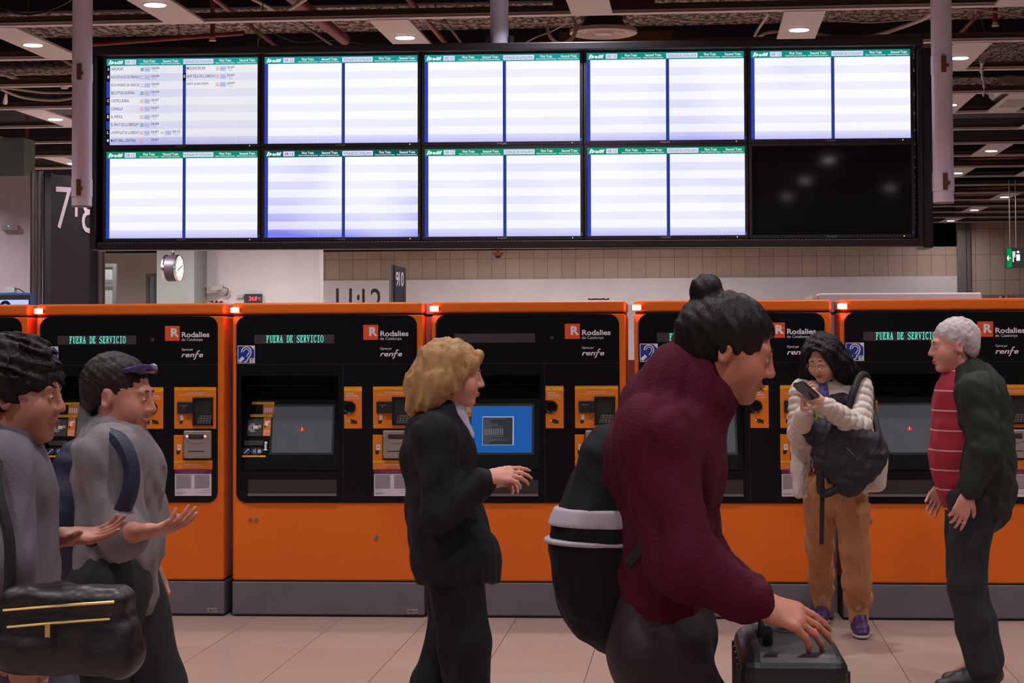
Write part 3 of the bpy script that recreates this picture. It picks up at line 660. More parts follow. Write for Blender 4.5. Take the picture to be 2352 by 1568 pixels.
    g.arc(.082, 1.496, .027, 185, -15, .006, y0, y1, 14); g.arc(.082, 1.496, .016, 185, -40, .0045, y0, y1, 12)
    g.stroke([(.108, 1.489), (.103, 1.474), (.093, 1.462), (.087, 1.446), (.078, 1.439), (.068, 1.439)], .006, y0, y1); g.stroke([(.094, 1.486), (.088, 1.478), (.082, 1.468)], .0045, y0, y1)
    g.plate([(.034, 1.447), (.047, 1.434), (.072, 1.457), (.059, 1.47)], y0, y1); g.plate([(.128, 1.528), (.128, 1.505), (.105, 1.528)], y0, y1)
    g.rect(.101, .126, 1.435, 1.460, -.0064); g.obj('sign_symbol', M_PRINT, hs); G().text('T', .106, .121, 1.438, 1.457, -.007, .03).obj('sign_letter', M_BLUE, hs)
    # coin slot label
    def coin(y=-.0075):
        pts = rrect(.643, .744, 1.060, 1.297, .004, 3)
        g = G()
        # label leaves a round notch for the coin slot on its left edge
        notch = [(.643, 1.1415), (.670, 1.1415)]+[(.674+.037*math.cos(math.radians(a_)), 1.1785+.037*math.sin(math.radians(a_))) for a_ in range(-85, 90, 15)]+[(.670, 1.2155), (.643, 1.2155)]
        g.plate([(.643, 1.2155)]+[(.643, 1.297), (.744, 1.297), (.744, 1.060), (.643, 1.060)]+notch[:-1], y, -.005)
        return g
    cp = coin().obj('coin_label', M_LABEL, t)
    gy, gd, gp, gi = G(), G(), G(), G()
    braille(gy, gd, .643, .744, 1.270, 1.290, -.008, 2)
    gp.text('Pagament', .655, .700, 1.253, 1.262, -.008, .02).text('amb monedes', .655, .719, 1.243, 1.2515, -.008, .02).text('Pago con monedas', .655, .729, 1.234, 1.241, -.008).text('Payment with coins', .655, .729, 1.225, 1.232, -.008)
    gi.plate([(.671, 1.112), (.70, 1.110), (.706, 1.104), (.716, 1.104), (.716, 1.085), (.704, 1.085), (.698, 1.098), (.69, 1.098)], -.0084, -.0078)
    for q in range(3): gi.rect(.675+.004*q, .700, 1.099-.006*q, 1.1035-.006*q, -.008)
    gp.disc(.674, 1.104, .0045, -.0088, -.0084, 12)
    slot = G(); slot.v, slot.f = [], []
    ring = G().add(*lathe([(0, .006), (.022, .006), (.026, -.006), (.034, -.012), (.037, 0)], 28)).map(lambda x, y, z: (x+.674, z-.004, y+1.1785)).obj('coin_slot', mat('coin slot ring', (.012, .012, .014), .25), t, smooth=True)
    G().plate([(.674+.016*math.cos(math.radians(a_)), 1.1785+.016*math.sin(math.radians(a_))) for a_ in range(-80, 81, 16)]+[(.682, 1.19), (.682, 1.168)][:0], -.004, -.001).obj('coin_mouth', mat('steel coin mouth', (.55, .5, .5), .35, .6), ring)
    # card reader label, reader and pin pad
    cl = G().rr(.808, 1.050, 1.060, 1.297, -.0075, -.005, .004, 3).obj('card_label', M_LABEL, t)
    braille(gy, gd, .808, 1.050, 1.279, 1.290, -.008)
    gp.text('Lector targeta i pin pad', .877, .981, 1.258, 1.266, -.008, .02).text('Lector tarjeta y pin pad / Card reader and pin pad', .834, 1.025, 1.248, 1.255, -.008)
    rd = G().box(.829, .920, -.022, -.0076, 1.146, 1.213).obj('card_reader', mat('reader black', (.014, .013, .015), .35), t, bevel=.002)
    G().rect(.845, .885, 1.189, 1.193, -.0225).rect(.860, .870, 1.178, 1.182, -.0225).obj('reader_print', M_TXTG, rd)
    pp = G().box(.917, .923, -.02, -.0076, 1.079, 1.237).box(1.027, 1.033, -.02, -.0076, 1.079, 1.237).box(.917, 1.033, -.02, -.0076, 1.231, 1.237).box(.917, 1.033, -.02, -.0076, 1.079, 1.086).obj('pin_pad_hood', mat('pin hood black', (.008, .008, .009), .3), t)
    G().rect(.923, 1.027, 1.086, 1.231, -.0078).obj('pin_well', M_INK, pp)
    G().add([(.942, -.019, 1.09), (1.018, -.019, 1.09), (1.024, -.009, 1.135), (.954, -.009, 1.135)], [(0,1,2,3)]).obj('keypad', mat('steel keypad', srgb(98, 88, 88), .4, .3), pp)
    g = G()
    for r_ in range(3):
        for q in range(4): g.rect(.948+.0175*q+.003*r_, .959+.0175*q+.003*r_, 1.094+.0135*r_, 1.103+.0135*r_, -.0192+.0031*r_)
    g.obj('keypad_keys', mat('key dark', (.02, .02, .02), .4), pp)
    G().rect(.960, 1.012, 1.142, 1.172, -.0084).obj('pin_display', mat('pin display', srgb(34, 42, 42), .3), pp)
    for (x, z) in ((.851, 1.125), ): gp.rect(x-.008, x+.009, z-.018, z+.012, -.008); hand_icon(gi, x-.002, z-.018, .022, -.0085)
    for r_ in range(3):
        for q in range(3): gi.arc(.887+.0095*q, 1.132-.0095*r_, .0035, 0, 360, .001, -.0084, -.0078, 6)
    # note reader
    nb = G().plate([(.806, .830), (1.028, .830), (1.028, .883), (.860, .883), (.860, 1.025), (.806, 1.025)], -.0075, -.005).obj('note_label', M_LABEL, t)
    braille(gy, gd, .806, 1.028, .868, .878, -.008)
    gp.text('Pagament amb bitllets', .865, .965, .851, .860, -.008, .02).text('Pago con billetes / Payment with banknotes', .832, 1.0, .841, .848, -.008)
    gp.rect(.827, .848, .938, .970, -.008); hand_icon(gi, .833, .937, .024, -.0085); gi.arc(.8375, .956, .005, 0, 360, .002, -.0086, -.008, 10)
    acc = G().rr(.866, 1.026, .892, 1.050, -.030, -.006, .008, 5).obj('note_reader', M_ACC, t, bevel=.006)
    G().rect(.896, .983, 1.001, 1.029, -.0305).obj('note_mouth', mat('note mouth', srgb(58, 44, 40), .5), acc)
    G().rect(.896, .983, 1.007, 1.013, -.0308).rect(.892, .988, .931, .9355, -.0308).obj('note_slit', M_INK, acc)
    G().arc(.943, 1.07, .095, 215, 325, .0012, -.0308, -.0302, 16).obj('note_seam', mat('dark seam', srgb(70, 62, 60), .5), acc)
    ledm = {0: emis('note red light', (1, .2, .2), 6), 2: emis('note green light', (.1, .8, .4), 1)}.get(k, mat('unlit lens', (.05, .05, .05), .3))
    if k == 0: G().disc(.888, 1.0185, .005, -.033, -.0305, 14).disc(.992, 1.0185, .005, -.033, -.0305, 14).split('slot_light', ledm, acc)
    else: G().disc(.888, 1.0185, .0028, -.032, -.0305, 10).disc(.992, 1.0185, .0028, -.032, -.0305, 10).disc(.886, .946, .0028, -.032, -.0305, 10).disc(.994, .946, .0028, -.032, -.0305, 10).split('slot_light', ledm, acc)
    # printed notice
    sh = G().box(.812, 1.023, -.0066, -.005, .680, .829).obj('notice_sheet', M_SHEET, t)
    G().rect(.812, 1.023, .804, .829, -.007).obj('notice_header', M_PURPLE, sh)
    G().text('INFORMACIÓN SOBRE PROTECCIÓN DE DATOS', .845, .99, .818, .8245, -.0074).text('INFORMACIÓ SOBRE PROTECCIÓ DE DADES', .849, .986, .8085, .815, -.0074).obj('header_print', mat('lilac print', srgb(170, 120, 160), .6), sh)
    g = G()
    for q in range(24):
        zz = .799-q*.0034
        if q == 23: g.rect(.818, .84, zz-.0013, zz, -.0071)
        else: g.rect(.818, .818+.091*rng.uniform(.93, 1), zz-.0016, zz, -.0071).rect(.926, .926+.09*rng.uniform(.93, 1), zz-.0016, zz, -.0071)
    for q, (x, w_) in enumerate(((.818, .045), (.972, .045), (.818, .06), (.955, .06))): g.rect(x, x+w_, .712-.012*(q//2)-.0015, .712-.012*(q//2), -.0071)
    g.rect(.818, .87, .694, .6955, -.0071).rect(.818, .86, .690, .6915, -.0071)
    g.obj('notice_print', M_TXTG, sh)
    gy.split('label_strip', M_YELLOW, t); gd.obj('label_strip_dots', M_DOT, t); gp.obj('label_lettering', M_PRINT, t); gi.obj('pictograms', M_INK, t)
    # locks on the lower door
    g = G()
    lk = mat('grey steel lock', (.25, .23, .24), .4, .6)
    if k == 1:
        for x in (.106, .141): G().disc(x, .548, .010, -.006, 0, 18).obj('door_lock', lk, t)
    if k in (4,): G().disc(.155, .548, .010, -.006, 0, 18).obj('door_lock', lk, t)
    if k == 1: G().disc(.823, .449, .012, -.006, 0, 18).obj('door_lock', lk, t)
    # red alarm light on the lid corner
    al = G().rr(-.004, .040, 1.719, 1.748, -.012, .004, .006, 4).box(-.008, .002, -.010, .03, 1.7205, 1.7465).obj('alarm_light', M_RED, t)
    G().rr(.040, .046, 1.722, 1.745, -.010, .002, .002, 2).obj('alarm_lens_end', mat('red lens', srgb(190, 10, 30), .3), t)
    return t
def lathe(prof, n):
    vs = []; fs = []
    for i, (r, z) in enumerate(prof):
        for k in range(n): a = 2*math.pi*k/n; vs.append((r*math.cos(a), r*math.sin(a), z))
    for i in range(len(prof)-1):
        for k in range(n): fs.append((i*n+k, i*n+(k+1) % n, (i+1)*n+(k+1) % n, (i+1)*n+k))
    return vs, fs
for k in range(-1, 5): build_machine(k)
# filler plates between machines
for k, lab in ((1, 'narrow grey filler plate between the ticket machines behind the blonde walker'), (3, 'narrow pale filler plate between the last two ticket machines')):
    x = MX0+k*MP+MW
    t = thing('filler_plate', lab, 'plate', (x, MD, 0)); mm = mat('grey filler steel', srgb(150, 140, 142), .5)
    G().box(.003, MP-MW-.003, .10 if k == 1 else .3, .72, .0, 1.69).obj('filler_sheet', mm, t); G().box(.003, MP-MW-.003, .10 if k == 1 else .3, .72, 1.705, 1.765).obj('filler_cap', mm, t)
# paper scraps and flyers left on the lids
def scrap(px, pz, w_, lab, col):
    p = at(px, 690, MD+.05); g = G(); n = 7
    vs = [(w_*(i/n-.5), .02*j, .004+.012*abs(math.sin(i*1.7+pz))*(1 if j == 0 else .6)) for j in range(4) for i in range(n+1)]
    fs = [(j*(n+1)+i, j*(n+1)+i+1, (j+1)*(n+1)+i+1, (j+1)*(n+1)+i) for j in range(3) for i in range(n)]
    vs2 = [(x, y, z-.003) for x, y, z in vs]
    g.add(vs+vs2, fs+[tuple(q+len(vs) for q in f[::-1]) for f in fs])
    tag(g.obj('paper_scrap', mat('paper '+lab[:9], col, .7), None, loc=(p.x, MD+.03, 1.774)), lab, 'paper')
scrap(497, 1, .09, 'crumpled lilac paper on the lid of the second ticket machine', srgb(190, 180, 205))
scrap(1375, 2, .12, 'dark crumpled wrapper on the lid of the middle ticket machine', srgb(60, 40, 36))
scrap(2318, 3, .10, 'small white folded flyer on the lid of the last ticket machine', srgb(220, 210, 214))
# ------------------------------------------------------------------ services above the open ceiling
def pipe(u0, v0, u1, v1, dz, r, m, lab, cat='pipe', name='ceiling_pipe', grp=None, n=12):
    a = grid(u0, v0, CEIL+dz); b = grid(u1, v1, CEIL+dz)
    return tag(G().cyl(a, b, r, n).obj(name, m, smooth=True), lab, cat, grp)
def px_u(px, py, dz): p = atz(px, py, CEIL+dz); return p.x*math.cos(TILT)-p.y*math.sin(TILT), p.x*math.sin(TILT)+p.y*math.cos(TILT)
def atz(px, py, z):
    d = ray(px, py); return Vector((0, 0, CAM_H))+d*((z-CAM_H)/d.z)
def pxpipe(pts, dz, r, m, lab, name='ceiling_pipe', cat='pipe', ext=0):
    P = [atz(x, y, CEIL+(dz if not isinstance(dz, (list, tuple)) else dz[i])) for i, (x, y) in enumerate(pts)]
    if ext: d = (P[0]-P[-1]).normalized()*ext; P = [P[0]+d]+P+[P[-1]-d]
    return tag(G().tube(P, r, 10).obj(name, m, smooth=True), lab, cat)
def curve(pts, n=8):                               # a smooth line through points
    P = [Vector(p) for p in pts]; out = []
    for i in range(len(P)-1):
        p0, p1, p2, p3 = P[max(i-1, 0)], P[i], P[i+1], P[min(i+2, len(P)-1)]
        for k in range(n):
            t = k/n; out.append(.5*((2*p1)+(p2-p0)*t+(2*p0-5*p1+4*p2-p3)*t*t+(3*p1-p0-3*p2+p3)*t**3))
    return out+[P[-1]]
def pxcurve(pts, dz, r, m, lab, name='ceiling_cable', cat='cable'):
    P = curve([atz(x, y, CEIL+dz) for x, y in pts]); return tag(G().tube(P, r, 8).obj(name, m, smooth=True), lab, cat)
pipe(-3.15, 13.5, -3.12, 17.1, .32, .05, M_PIPE, 'thick red pipe slanting over the board, left of its middle pole')
pxpipe([(480, -12), (642, 112)], .25, .018, M_PIPE, 'thin red pipe above the second screen', ext=.4)
pxpipe([(940, 0), (1034, 112)], .3, .022, M_PIPE, 'slim red pipe just left of the middle pole', ext=.4)
pxpipe([(215, 102), (560, 76)], .3, .02, M_PIPE, 'slim red pipe running level over the first screen')
pxpipe([(2281, 0), (2192, 92)], .2, .02, M_PIPE, 'slim red pipe slanting right of the right pole', ext=.3)
pxpipe([(565, -10), (668, 42)], .2, .014, M_CABLE, 'pale conduit above the second screen', ext=.3)
pxpipe([(720, -14), (655, 28)], .2, .016, M_CABLE, 'pale conduit crossing the thick red pipe')
pxpipe([(682, 47), (775, 112)], .2, .012, mat('dull brown strut', srgb(90, 76, 68), .7), 'dull strut above the second screen')
pxpipe([(1020, 45), (1064, 104)], .2, .012, MATS['dull brown strut'], 'dull strut left of the middle pole')
pxpipe([(20, 60), (180, 158)], .25, .018, MATS['dull brown strut'], 'dull strut by the left pole', ext=.3)
pxpipe([(88, 66), (106, 84)], .2, .01, M_CABLE, 'short pale rod by the left pole')
for i, (a, b, dz) in enumerate((((8, 420), (160, 424), .1), ((2200, 435), (2352, 428), .12), ((2200, 364), (2352, 360), .25))):
    pxpipe([a, b], dz, .03, M_PIPE, 'far red pipe %s' % ('near the tall dark sign', 'low beyond the right pole', 'beyond the right pole')[i])
pxcurve([(0, 168), (40, 182), (90, 182), (120, 186), (180, 184)], .12, .012, M_CABLE, 'upper pale hose left of the left pole')
pxcurve([(0, 172), (30, 176), (60, 188), (110, 186)], .16, .012, M_CABLE, 'tangled pale hose left of the left pole')
pxcurve([(0, 200), (60, 208), (110, 213), (175, 212)], .05, .012, M_CABLE, 'straighter pale hose left of the left pole')
pxcurve([(0, 204), (50, 223), (110, 230), (150, 228), (180, 221)], .05, .014, M_CABLE, 'sagging pale hose left of the left pole')
pxcurve([(1728, 96), (1740, 70), (1760, 40), (1766, 29)], .1, .012, M_CABLE, 'bent pale hose above the fourth screen')
pxcurve([(1728, 94), (1760, 76), (1800, 72)], .1, .014, M_CABLE, 'low pale hose above the fourth screen')
pxcurve([(1872, 78), (1930, 88), (2000, 84), (2060, 66), (2120, 44), (2140, 30)], .1, .017, M_CABLE, 'thick pale hose above the last screen')
pxcurve([(1872, 84), (1940, 90), (2010, 84), (2066, 66)], .14, .010, M_CABLE, 'thin pale hose above the last screen')
pxcurve([(1890, 44), (1990, 52), (2080, 46), (2140, 42)], .1, .005, M_CABLE, 'thin wire above the last screen')
pxcurve([(1480, 33), (1560, 46), (1640, 50), (1730, 42), (1830, 28)], .1, .006, M_CABLE, 'thin pale wire sagging right of the round diffuser')
pxcurve([(985, 47), (1040, 57), (1090, 54), (1130, 44)], .1, .005, M_CABLE, 'thin pale wire left of the middle pole')
pxcurve([(1197, 104), (1230, 86), (1262, 74), (1290, 60), (1301, 48), (1298, 38)], .05, .005, M_CABLE, 'thin pale wire dropping from the cable coil')
pxcurve([(2140, 45), (2200, 24), (2250, 22), (2352, 38)], .12, .008, M_CABLE, 'pale wire right of the right pole')
pxcurve([(2183, 153), (2240, 146), (2280, 132), (2352, 102)], .02, .006, M_DARKCABLE, 'dark wire looping right of the right pole')
pxcurve([(2235, 20), (2236, 55), (2247, 88)], .15, .006, M_DARKCABLE, 'dark wire hanging right of the right pole')
pxcurve([(2250, 30), (2258, 60), (2268, 88)], .15, .006, M_DARKCABLE, 'second dark wire hanging right of the right pole')
pxcurve([(0, 18), (50, 32), (100, 28), (150, 8), (166, -4)], .2, .007, M_DARKCABLE, 'dark cable sagging left of the left pole')
pxcurve([(600, 62), (680, 96), (760, 92), (860, 104)], .3, .006, M_DARKCABLE, 'dark cable sagging above the second screen')
pxcurve([(600, 8), (598, 60), (592, 108)], .2, .006, M_DARKCABLE, 'dark cable hanging above the first screen')
for i, (px, py, lab) in enumerate(((1290, 62, 'coil of pale cable beside the round diffuser'),)):
    c = atz(px, py, CEIL+.02); g = G(); 
    for q in range(4): g.tube([c+Vector(((.1+.006*q)*math.cos(a*math.pi/14), .02*q, (.115+.004*q)*math.sin(a*math.pi/14))) for a in range(29)], .004, 6)
    tag(g.obj('cable_coil', M_CABLE, smooth=True), lab, 'cable coil')
# slim hangers of the ceiling rails (each one rod)
for i, (u, v) in enumerate(((-5.0, 14.1), (-3.2, 14.1), (-1.9, 14.1), (.2, 14.1), (1.4, 14.1), (-4.3, 15.8), (3.2, 15.8), (4.4, 19.2), (3.6, 17.5), (2.9, 15.8))):
    p = grid(u, v+.03, 0); tag(G().cyl((p.x, p.y, CEIL+.02), (p.x, p.y, SLAB), .004, 6).obj('rail_hanger', MATS['dull brown strut']), 'thin hanger rod holding a ceiling rail', 'hanger rod', 'hanger rods of the ceiling rails')
# dark joists under the slab
for i, v in enumerate((17.0, 19.4, 22.6)):
    p = grid(0, v, SLAB-.142); tag(G().box(-26, 16, -.06, .06, 0, .14).obj('dark_joist', M_DEEP, loc=p, rz=-TILT), 'dark joist under the rough slab', 'joist', 'dark joists under the slab')
tag(G().box(-.02, .9, 0, .12, 0, .1).obj('brown_duct', mat('brown painted duct', srgb(84, 44, 32), .7), loc=atz(1290, 108, CEIL+.0)+Vector((0, 0, .02))), 'brown duct under the round diffuser', 'duct')
tag(G().box(0, .75, 0, .12, 0, .09).obj('brown_duct', MATS['brown painted duct'], loc=atz(1270, 24, CEIL+.05)), 'brown duct behind the round diffuser', 'duct')
for i, (a, b, c_, d) in enumerate(((-26, 2.4, 20.8, .35), (3.0, 9, 22.6, .3), (-12, -3, 26.0, .4), (3.5, 12, 29.5, .3))):
    p = grid(0, c_, CEIL+.22); tag(G().box(a, b, 0, .8, 0, d).obj('air_duct', mat('black air duct', (.008, .008, .009), .6), loc=p, rz=-TILT), 'wide dark air duct %s' % ('behind the board', 'beyond the right pole', 'far behind the left pole', 'far beyond the right pole')[i], 'duct')
# round diffuser
dc = atz(1386, 77, CEIL+.01)
t = thing('ceiling_diffuser', 'round stepped white air diffuser above the third and fourth screens', 'air diffuser', dc)
mw = mat('cream diffuser enamel', srgb(196, 180, 168), .5)
v_, f_ = lathe([(.262, .03), (.265, 0), (.235, -.012), (.17, .03), (.168, .032)], 40); G().add(v_, f_).obj('outer_ring', mw, t, smooth=True)
v_, f_ = lathe([(.165, .014), (.15, -.004), (.11, .03)], 36); G().add(v_, f_).obj('middle_ring', mw, t, smooth=True)
v_, f_ = lathe([(.085, .012), (.07, -.008), (.0, -.004)], 32); G().add(v_, f_).obj('centre_cone', mw, t, smooth=True)
G().cyl((0, 0, .031), (0, 0, .16), .19, 32, .12).obj('black_plenum', M_DARKCABLE, t, smooth=40)
foil = mat('crumpled foil', (.7, .7, .68), .25, 1, bump=1, bscale=25)
for s in (-1, 1): G().tube([(s*.13, 0, .12), (s*.15, .02, .2), (s*.17, .05, .3)], .045, 10).obj('foil_sleeve', foil, t, smooth=True)
tag(G().tube(curve([atz(x, y, CEIL+.18) for x, y in ((2290, 212), (2312, 196), (2340, 200), (2380, 214))]), .10, 14).obj('foil_duct', foil, smooth=True), 'crumpled silver foil duct beyond the right pole', 'duct')
tag(G().tube([atz(x, y, CEIL+.5) for x, y in ((2010, 330), (2352, 322))], .02, 6).obj('cable_tray', MATS['dull brown strut']), 'dull cable tray beyond the right pole', 'cable tray')
def detector(px, py, lab, z=CEIL-.0, r=.05):
    c = atz(px, py, z); t = thing('smoke_detector', lab, 'smoke detector', c)
    G().cyl((0, 0, 0), (0, 0, .03), r, 20).obj('detector_base', mw, t, smooth=40); G().cyl((0, 0, -.02), (0, 0, 0), r*.6, 20, r*.85).obj('detector_head', mw, t, smooth=40)
detector(148, 199, 'round cream smoke detector left of the left pole')
for (px, py, lab) in ((2286, 60, 'sprinkler head right of the right pole'), (488, 94, 'sprinkler head above the first screen'), (62, 342, 'sprinkler head left of the left pole')):
    c = atz(px, py, CEIL+.06); t = thing('sprinkler', lab, 'sprinkler', c)
    G().cyl((0, 0, -.0), (0, 0, .03), .03, 16, .02).obj('sprinkler_head', mw, t); G().cyl((0, 0, .03), (0, 0, .6), .02, 10).obj('sprinkler_pipe', M_PIPE, t)
tag(G().tube(curve([atz(x, y, CEIL-.0) for x, y in ((2256, 140), (2254, 160), (2257, 180), (2260, 200), (2258, 222))]), [.02-.00045*q+.006*math.sin(q*.9) for q in range(33)], 6).obj('torn_plastic', mat('torn plastic film', (.25, .24, .26), .3)), 'torn plastic film hanging right of the right pole', 'plastic film')
tag(G().tube([atz(14, 215, CEIL-.1), atz(12, 235, CEIL-.1)], [.01, .025], 8).obj('torn_plastic', M_WHITE), 'white rag hanging left of the left pole', 'rag')

# ------------------------------------------------------------------ things on and before the far walls
# station clock
c = at(397, 616, 33); sc_ = F_PX/33/1.0
t = thing('station_clock', 'round double-sided station clock hanging before the pale pillar', 'clock', c, math.radians(84))
R_ = .225; rim = mat('chrome clock rim', (.6, .58, .56), .2, 1)
v_, f_ = lathe([(R_, -.11), (R_, .11)], 40); G().add(v_, f_).map(lambda x, y, z: (x, z, y)).obj('clock_drum', mat('aubergine clock drum', srgb(44, 34, 44), .5), t, smooth=True)
for s in (-1, 1):
    v_, f_ = lathe([(R_, s*.085), (R_*1.06, s*.10), (R_*1.04, s*.13), (R_*.96, s*.13)], 40); G().add(v_, f_).map(lambda x, y, z: (x, z, y)).obj('clock_rim', rim, t, smooth=True)
    fc = G().disc(0, 0, R_*.97, s*.118-.003, s*.118+.003, 40).obj('clock_face', mat('white clock face', srgb(236, 236, 226), .5, emit=(.9, .9, .8), es=.08), t)
    g = G()
    for q in range(12):
        a = math.radians(30*q); g.stroke([(R_*.72*math.sin(a), R_*.72*math.cos(a)), (R_*.86*math.sin(a), R_*.86*math.cos(a))], .016, s*.1225-.001, s*.1225+.001)
    for h_, L_ in ((246, .5), (72, .78)):
        a = math.radians(h_)*(1 if s < 0 else -1); g.stroke([(0, 0), (R_*L_*math.sin(a), R_*L_*math.cos(a))], .016, s*.1245-.001, s*.1245+.001)
    g.obj('clock_hands', M_INK, fc)
G().cyl((0, 0, R_), (0, 0, R_+.05), .035, 12).obj('clock_neck', M_INK, t); G().cyl((0, 0, R_+.05), (0, 0, CEIL-c.z), .014, 8).obj('clock_rod', M_RIM, t)
# surveillance camera on the white wall
c = at(492, 662, YW-.25); t = thing('security_camera', 'pale security camera mounted on the white wall', 'security camera', c)
cm = mat('cream camera housing', srgb(170, 160, 152), .5)
G().box(-.14, .17, -.05, .05, -.045, .045).map(lambda x, y, z: (x, y, z+.12*x)).obj('camera_housing', cm, t, bevel=.008)
G().cyl((-.145, 0, -.018), (-.16, 0, -.02), .03, 14).obj('camera_lens', M_INK, t)
G().cyl((-.25, -.05, .03), (-.14, -.05, .06), .014, 8).obj('infrared_lamp', cm, t)
G().cyl((.06, 0, -.04), (.2, .2, -.12), .018, 8).obj('camera_bracket', cm, t); G().cyl((.2, .19, -.12), (.2, .245, -.12), .06, 14).obj('wall_mount', cm, t)
G().tube(curve([(.17, 0, .02), (.25, .05, -.02), (.22, .1, -.12), (.17, .18, -.12)]), .008, 6).obj('camera_cable', M_INK, t)
tag(G().tube(curve([at(x, y, YW-.02) for x, y in ((452, 560), (450, 590), (449, 612), (444, 622), (440, 625))]), .01, 6).obj('wall_cable', M_DARKCABLE, smooth=True), 'thin dark cable dangling down the white wall edge', 'cable')
# thermometer display
a = at(561, 716, YW-.1); b_ = at(601, 674.5, YW-.1)
t = thing('thermometer_display', 'black display with red digits showing 24.8 degrees', 'display', (a.x, YW-.1, a.z)); W_, H_ = b_.x-a.x, b_.z-a.z
G().box(0, W_, 0, .06, 0, H_).obj('display_case', M_BLACK, t); led = emis('red digit glow', (1, .06, .10), 2.2)
G().text('24.8', W_*.26, W_*.74, H_*.62, H_*.86, -.004, .03, .15).obj('temperature_digits', led, t); G().text('53', W_*.44, W_*.76, H_*.12, H_*.36, -.004, .03, .15).obj('humidity_digits', led, t)
G().text('°C', W_*.78, W_*.94, H_*.64, H_*.80, -.004).obj('unit_print', M_PRINT, t)
tag(G().box(-.06, .05, -.05, 0, -.03, .03).obj('wall_socket', cm, loc=at(553, 681, YW-.02)), 'small pale socket on the white wall left of the red digits', 'socket')
# platform numbers on the pale band of the back wall
def wall_text(s, x0, x1, y0, y1, Y, name, lab, bold=.01):
    a = at(x0, y1, Y); b_ = at(x1, y0, Y)
    return tag(G().text(s, a.x, b_.x, a.z, b_.z, Y, bold).obj(name, mat('dark wall lettering', srgb(34, 32, 38), .5)), lab, 'lettering')
wall_text('11', 772, 808, 662, 722, YB-.085, 'wall_numeral', 'dark numeral eleven painted on the pale wall band', 0)
wall_text('12', 832, 876, 662, 722, YB-.085, 'wall_numeral', 'dark numeral twelve painted on the pale wall band', 0)
wall_text('·', 820, 826, 676, 690, YB-.085, 'wall_dot', 'dark dot between numerals 11 and 12 on the wall', .02)
# small platform totem 9 10
Yt = 24.
a = at(893, 693, Yt); b_ = at(923, 607, Yt); W_ = b_.x-a.x
t = thing('platform_totem', 'slim dark platform sign numbered 9 10 before the stone wall', 'platform sign', (a.x, Yt, 0), 0)
G().cyl((.04, .04, 0), (.04, .04, b_.z), .04, 20).obj('steel_post', M_CHROME, t, smooth=True)
G().add([(.075, 0, 0), (W_-.01, .22, 0), (W_-.01, .25, 0), (.075, .04, 0), (.075, 0, b_.z-.01), (W_-.01, .22, b_.z-.03), (W_-.01, .25, b_.z-.03), (.075, .04, b_.z-.01)], [(0,1,5,4), (1,2,6,5), (2,3,7,6), (3,0,4,7), (4,5,6,7)]).obj('sign_panel', mat('anthracite sign panel', srgb(42, 38, 44), .45), t)
tn = G().text('9', .088, .112, b_.z-.27, b_.z-.09, 0, .0).text('10', .118, .158, b_.z-.27, b_.z-.09, 0, .0)
tn.map(lambda x, y, z: (x, (x-.075)*.22/(W_-.085)-.006, z)).obj('platform_numerals', mat('pale sign numerals', srgb(206, 190, 206), .5), t)
G().cyl((W_, .25, 0), (W_, .25, b_.z-.03), .018, 12).obj('steel_edge', M_CHROME, t, smooth=True)
# tall platform totem 7 8
Yt = 18.
a = at(70, 393, Yt); x1 = at(98.5, 393, Yt).x; xe = at(193, 408, Yt).x; xe2 = at(211, 408, Yt).x; zt_ = a.z; ze = at(200, 404, Yt+.25).z
t = thing('platform_totem', 'tall dark platform sign numbered 7 8 behind the left pole', 'platform sign', (a.x, Yt, 0))
rad = (x1-a.x)/2
g = G()
for i, (cx, rr_) in enumerate(((rad*.55, rad*.55), (rad*1.55, rad*.45))): g.cyl((cx, 0, 0), (cx, 0, zt_), rr_, 24)
g.obj('steel_post', M_CHROME, t, smooth=True)
pw = xe-a.x
xs = x1-a.x
pan = mat('anthracite sign panel', None) if 0 else MATS['anthracite sign panel']
G().box(xs, xs+.075, .02, .08, 0, zt_-.02).obj('recess_panel', M_BLACK, t)
dep = .42
def slant(x): return .02+(x-(xs+.075))/(pw-xs-.075)*dep
zl = zt_-.03
def ztop(x): return zl
G().add([(xs+.075, slant(xs+.075), 0), (pw, slant(pw), 0), (pw, slant(pw), zl), (xs+.075, slant(xs+.075), zl), (xs+.075, slant(xs+.075)+.03, 0), (pw, slant(pw)+.03, 0), (pw, slant(pw)+.03, zl), (xs+.075, slant(xs+.075)+.03, zl)],
        [(0,1,2,3), (5,4,7,6), (3,2,6,7), (4,0,3,7), (1,5,6,2)]).obj('sign_panel', MATS['anthracite sign panel'], t)
z7a, z7b = at(130, 524, Yt).z, at(130, 427, Yt).z
def X7(px): return at(px, 450, Yt).x-a.x
g = G().text('7', X7(124), X7(150), z7a, z7b, 0, -.005).rect(X7(155.5), X7(160), at(150, 494, Yt).z, at(150, 467, Yt).z).text('8', X7(167), X7(190), at(170, 531, Yt).z, at(170, 434, Yt).z, 0, -.005)
g.map(lambda x, y, z: (x, slant(x)-.006, z)).obj('platform_numerals', MATS['pale sign numerals'], t)
G().cyl((pw+.045, dep, 0), (pw+.045, dep, zl), .04, 20).obj('steel_edge', M_CHROME, t, smooth=True)
# emergency light on the left wall
a = at(5, 529, YL-.03); b_ = at(43, 517, YL-.03)
t = thing('emergency_light', 'flat grey emergency light with green dot on the left wall', 'emergency light', (a.x, YL-.06, a.z))
G().box(0, b_.x-a.x, 0, .055, 0, b_.z-a.z).obj('light_case', mat('grey emergency case', srgb(130, 126, 134), .5), t, bevel=.006); G().disc((b_.x-a.x)*.45, (b_.z-a.z)*.82, .006, -.003, 0, 10).obj('green_led', emis('small green light', (.1, .9, .4), 1.5), t)
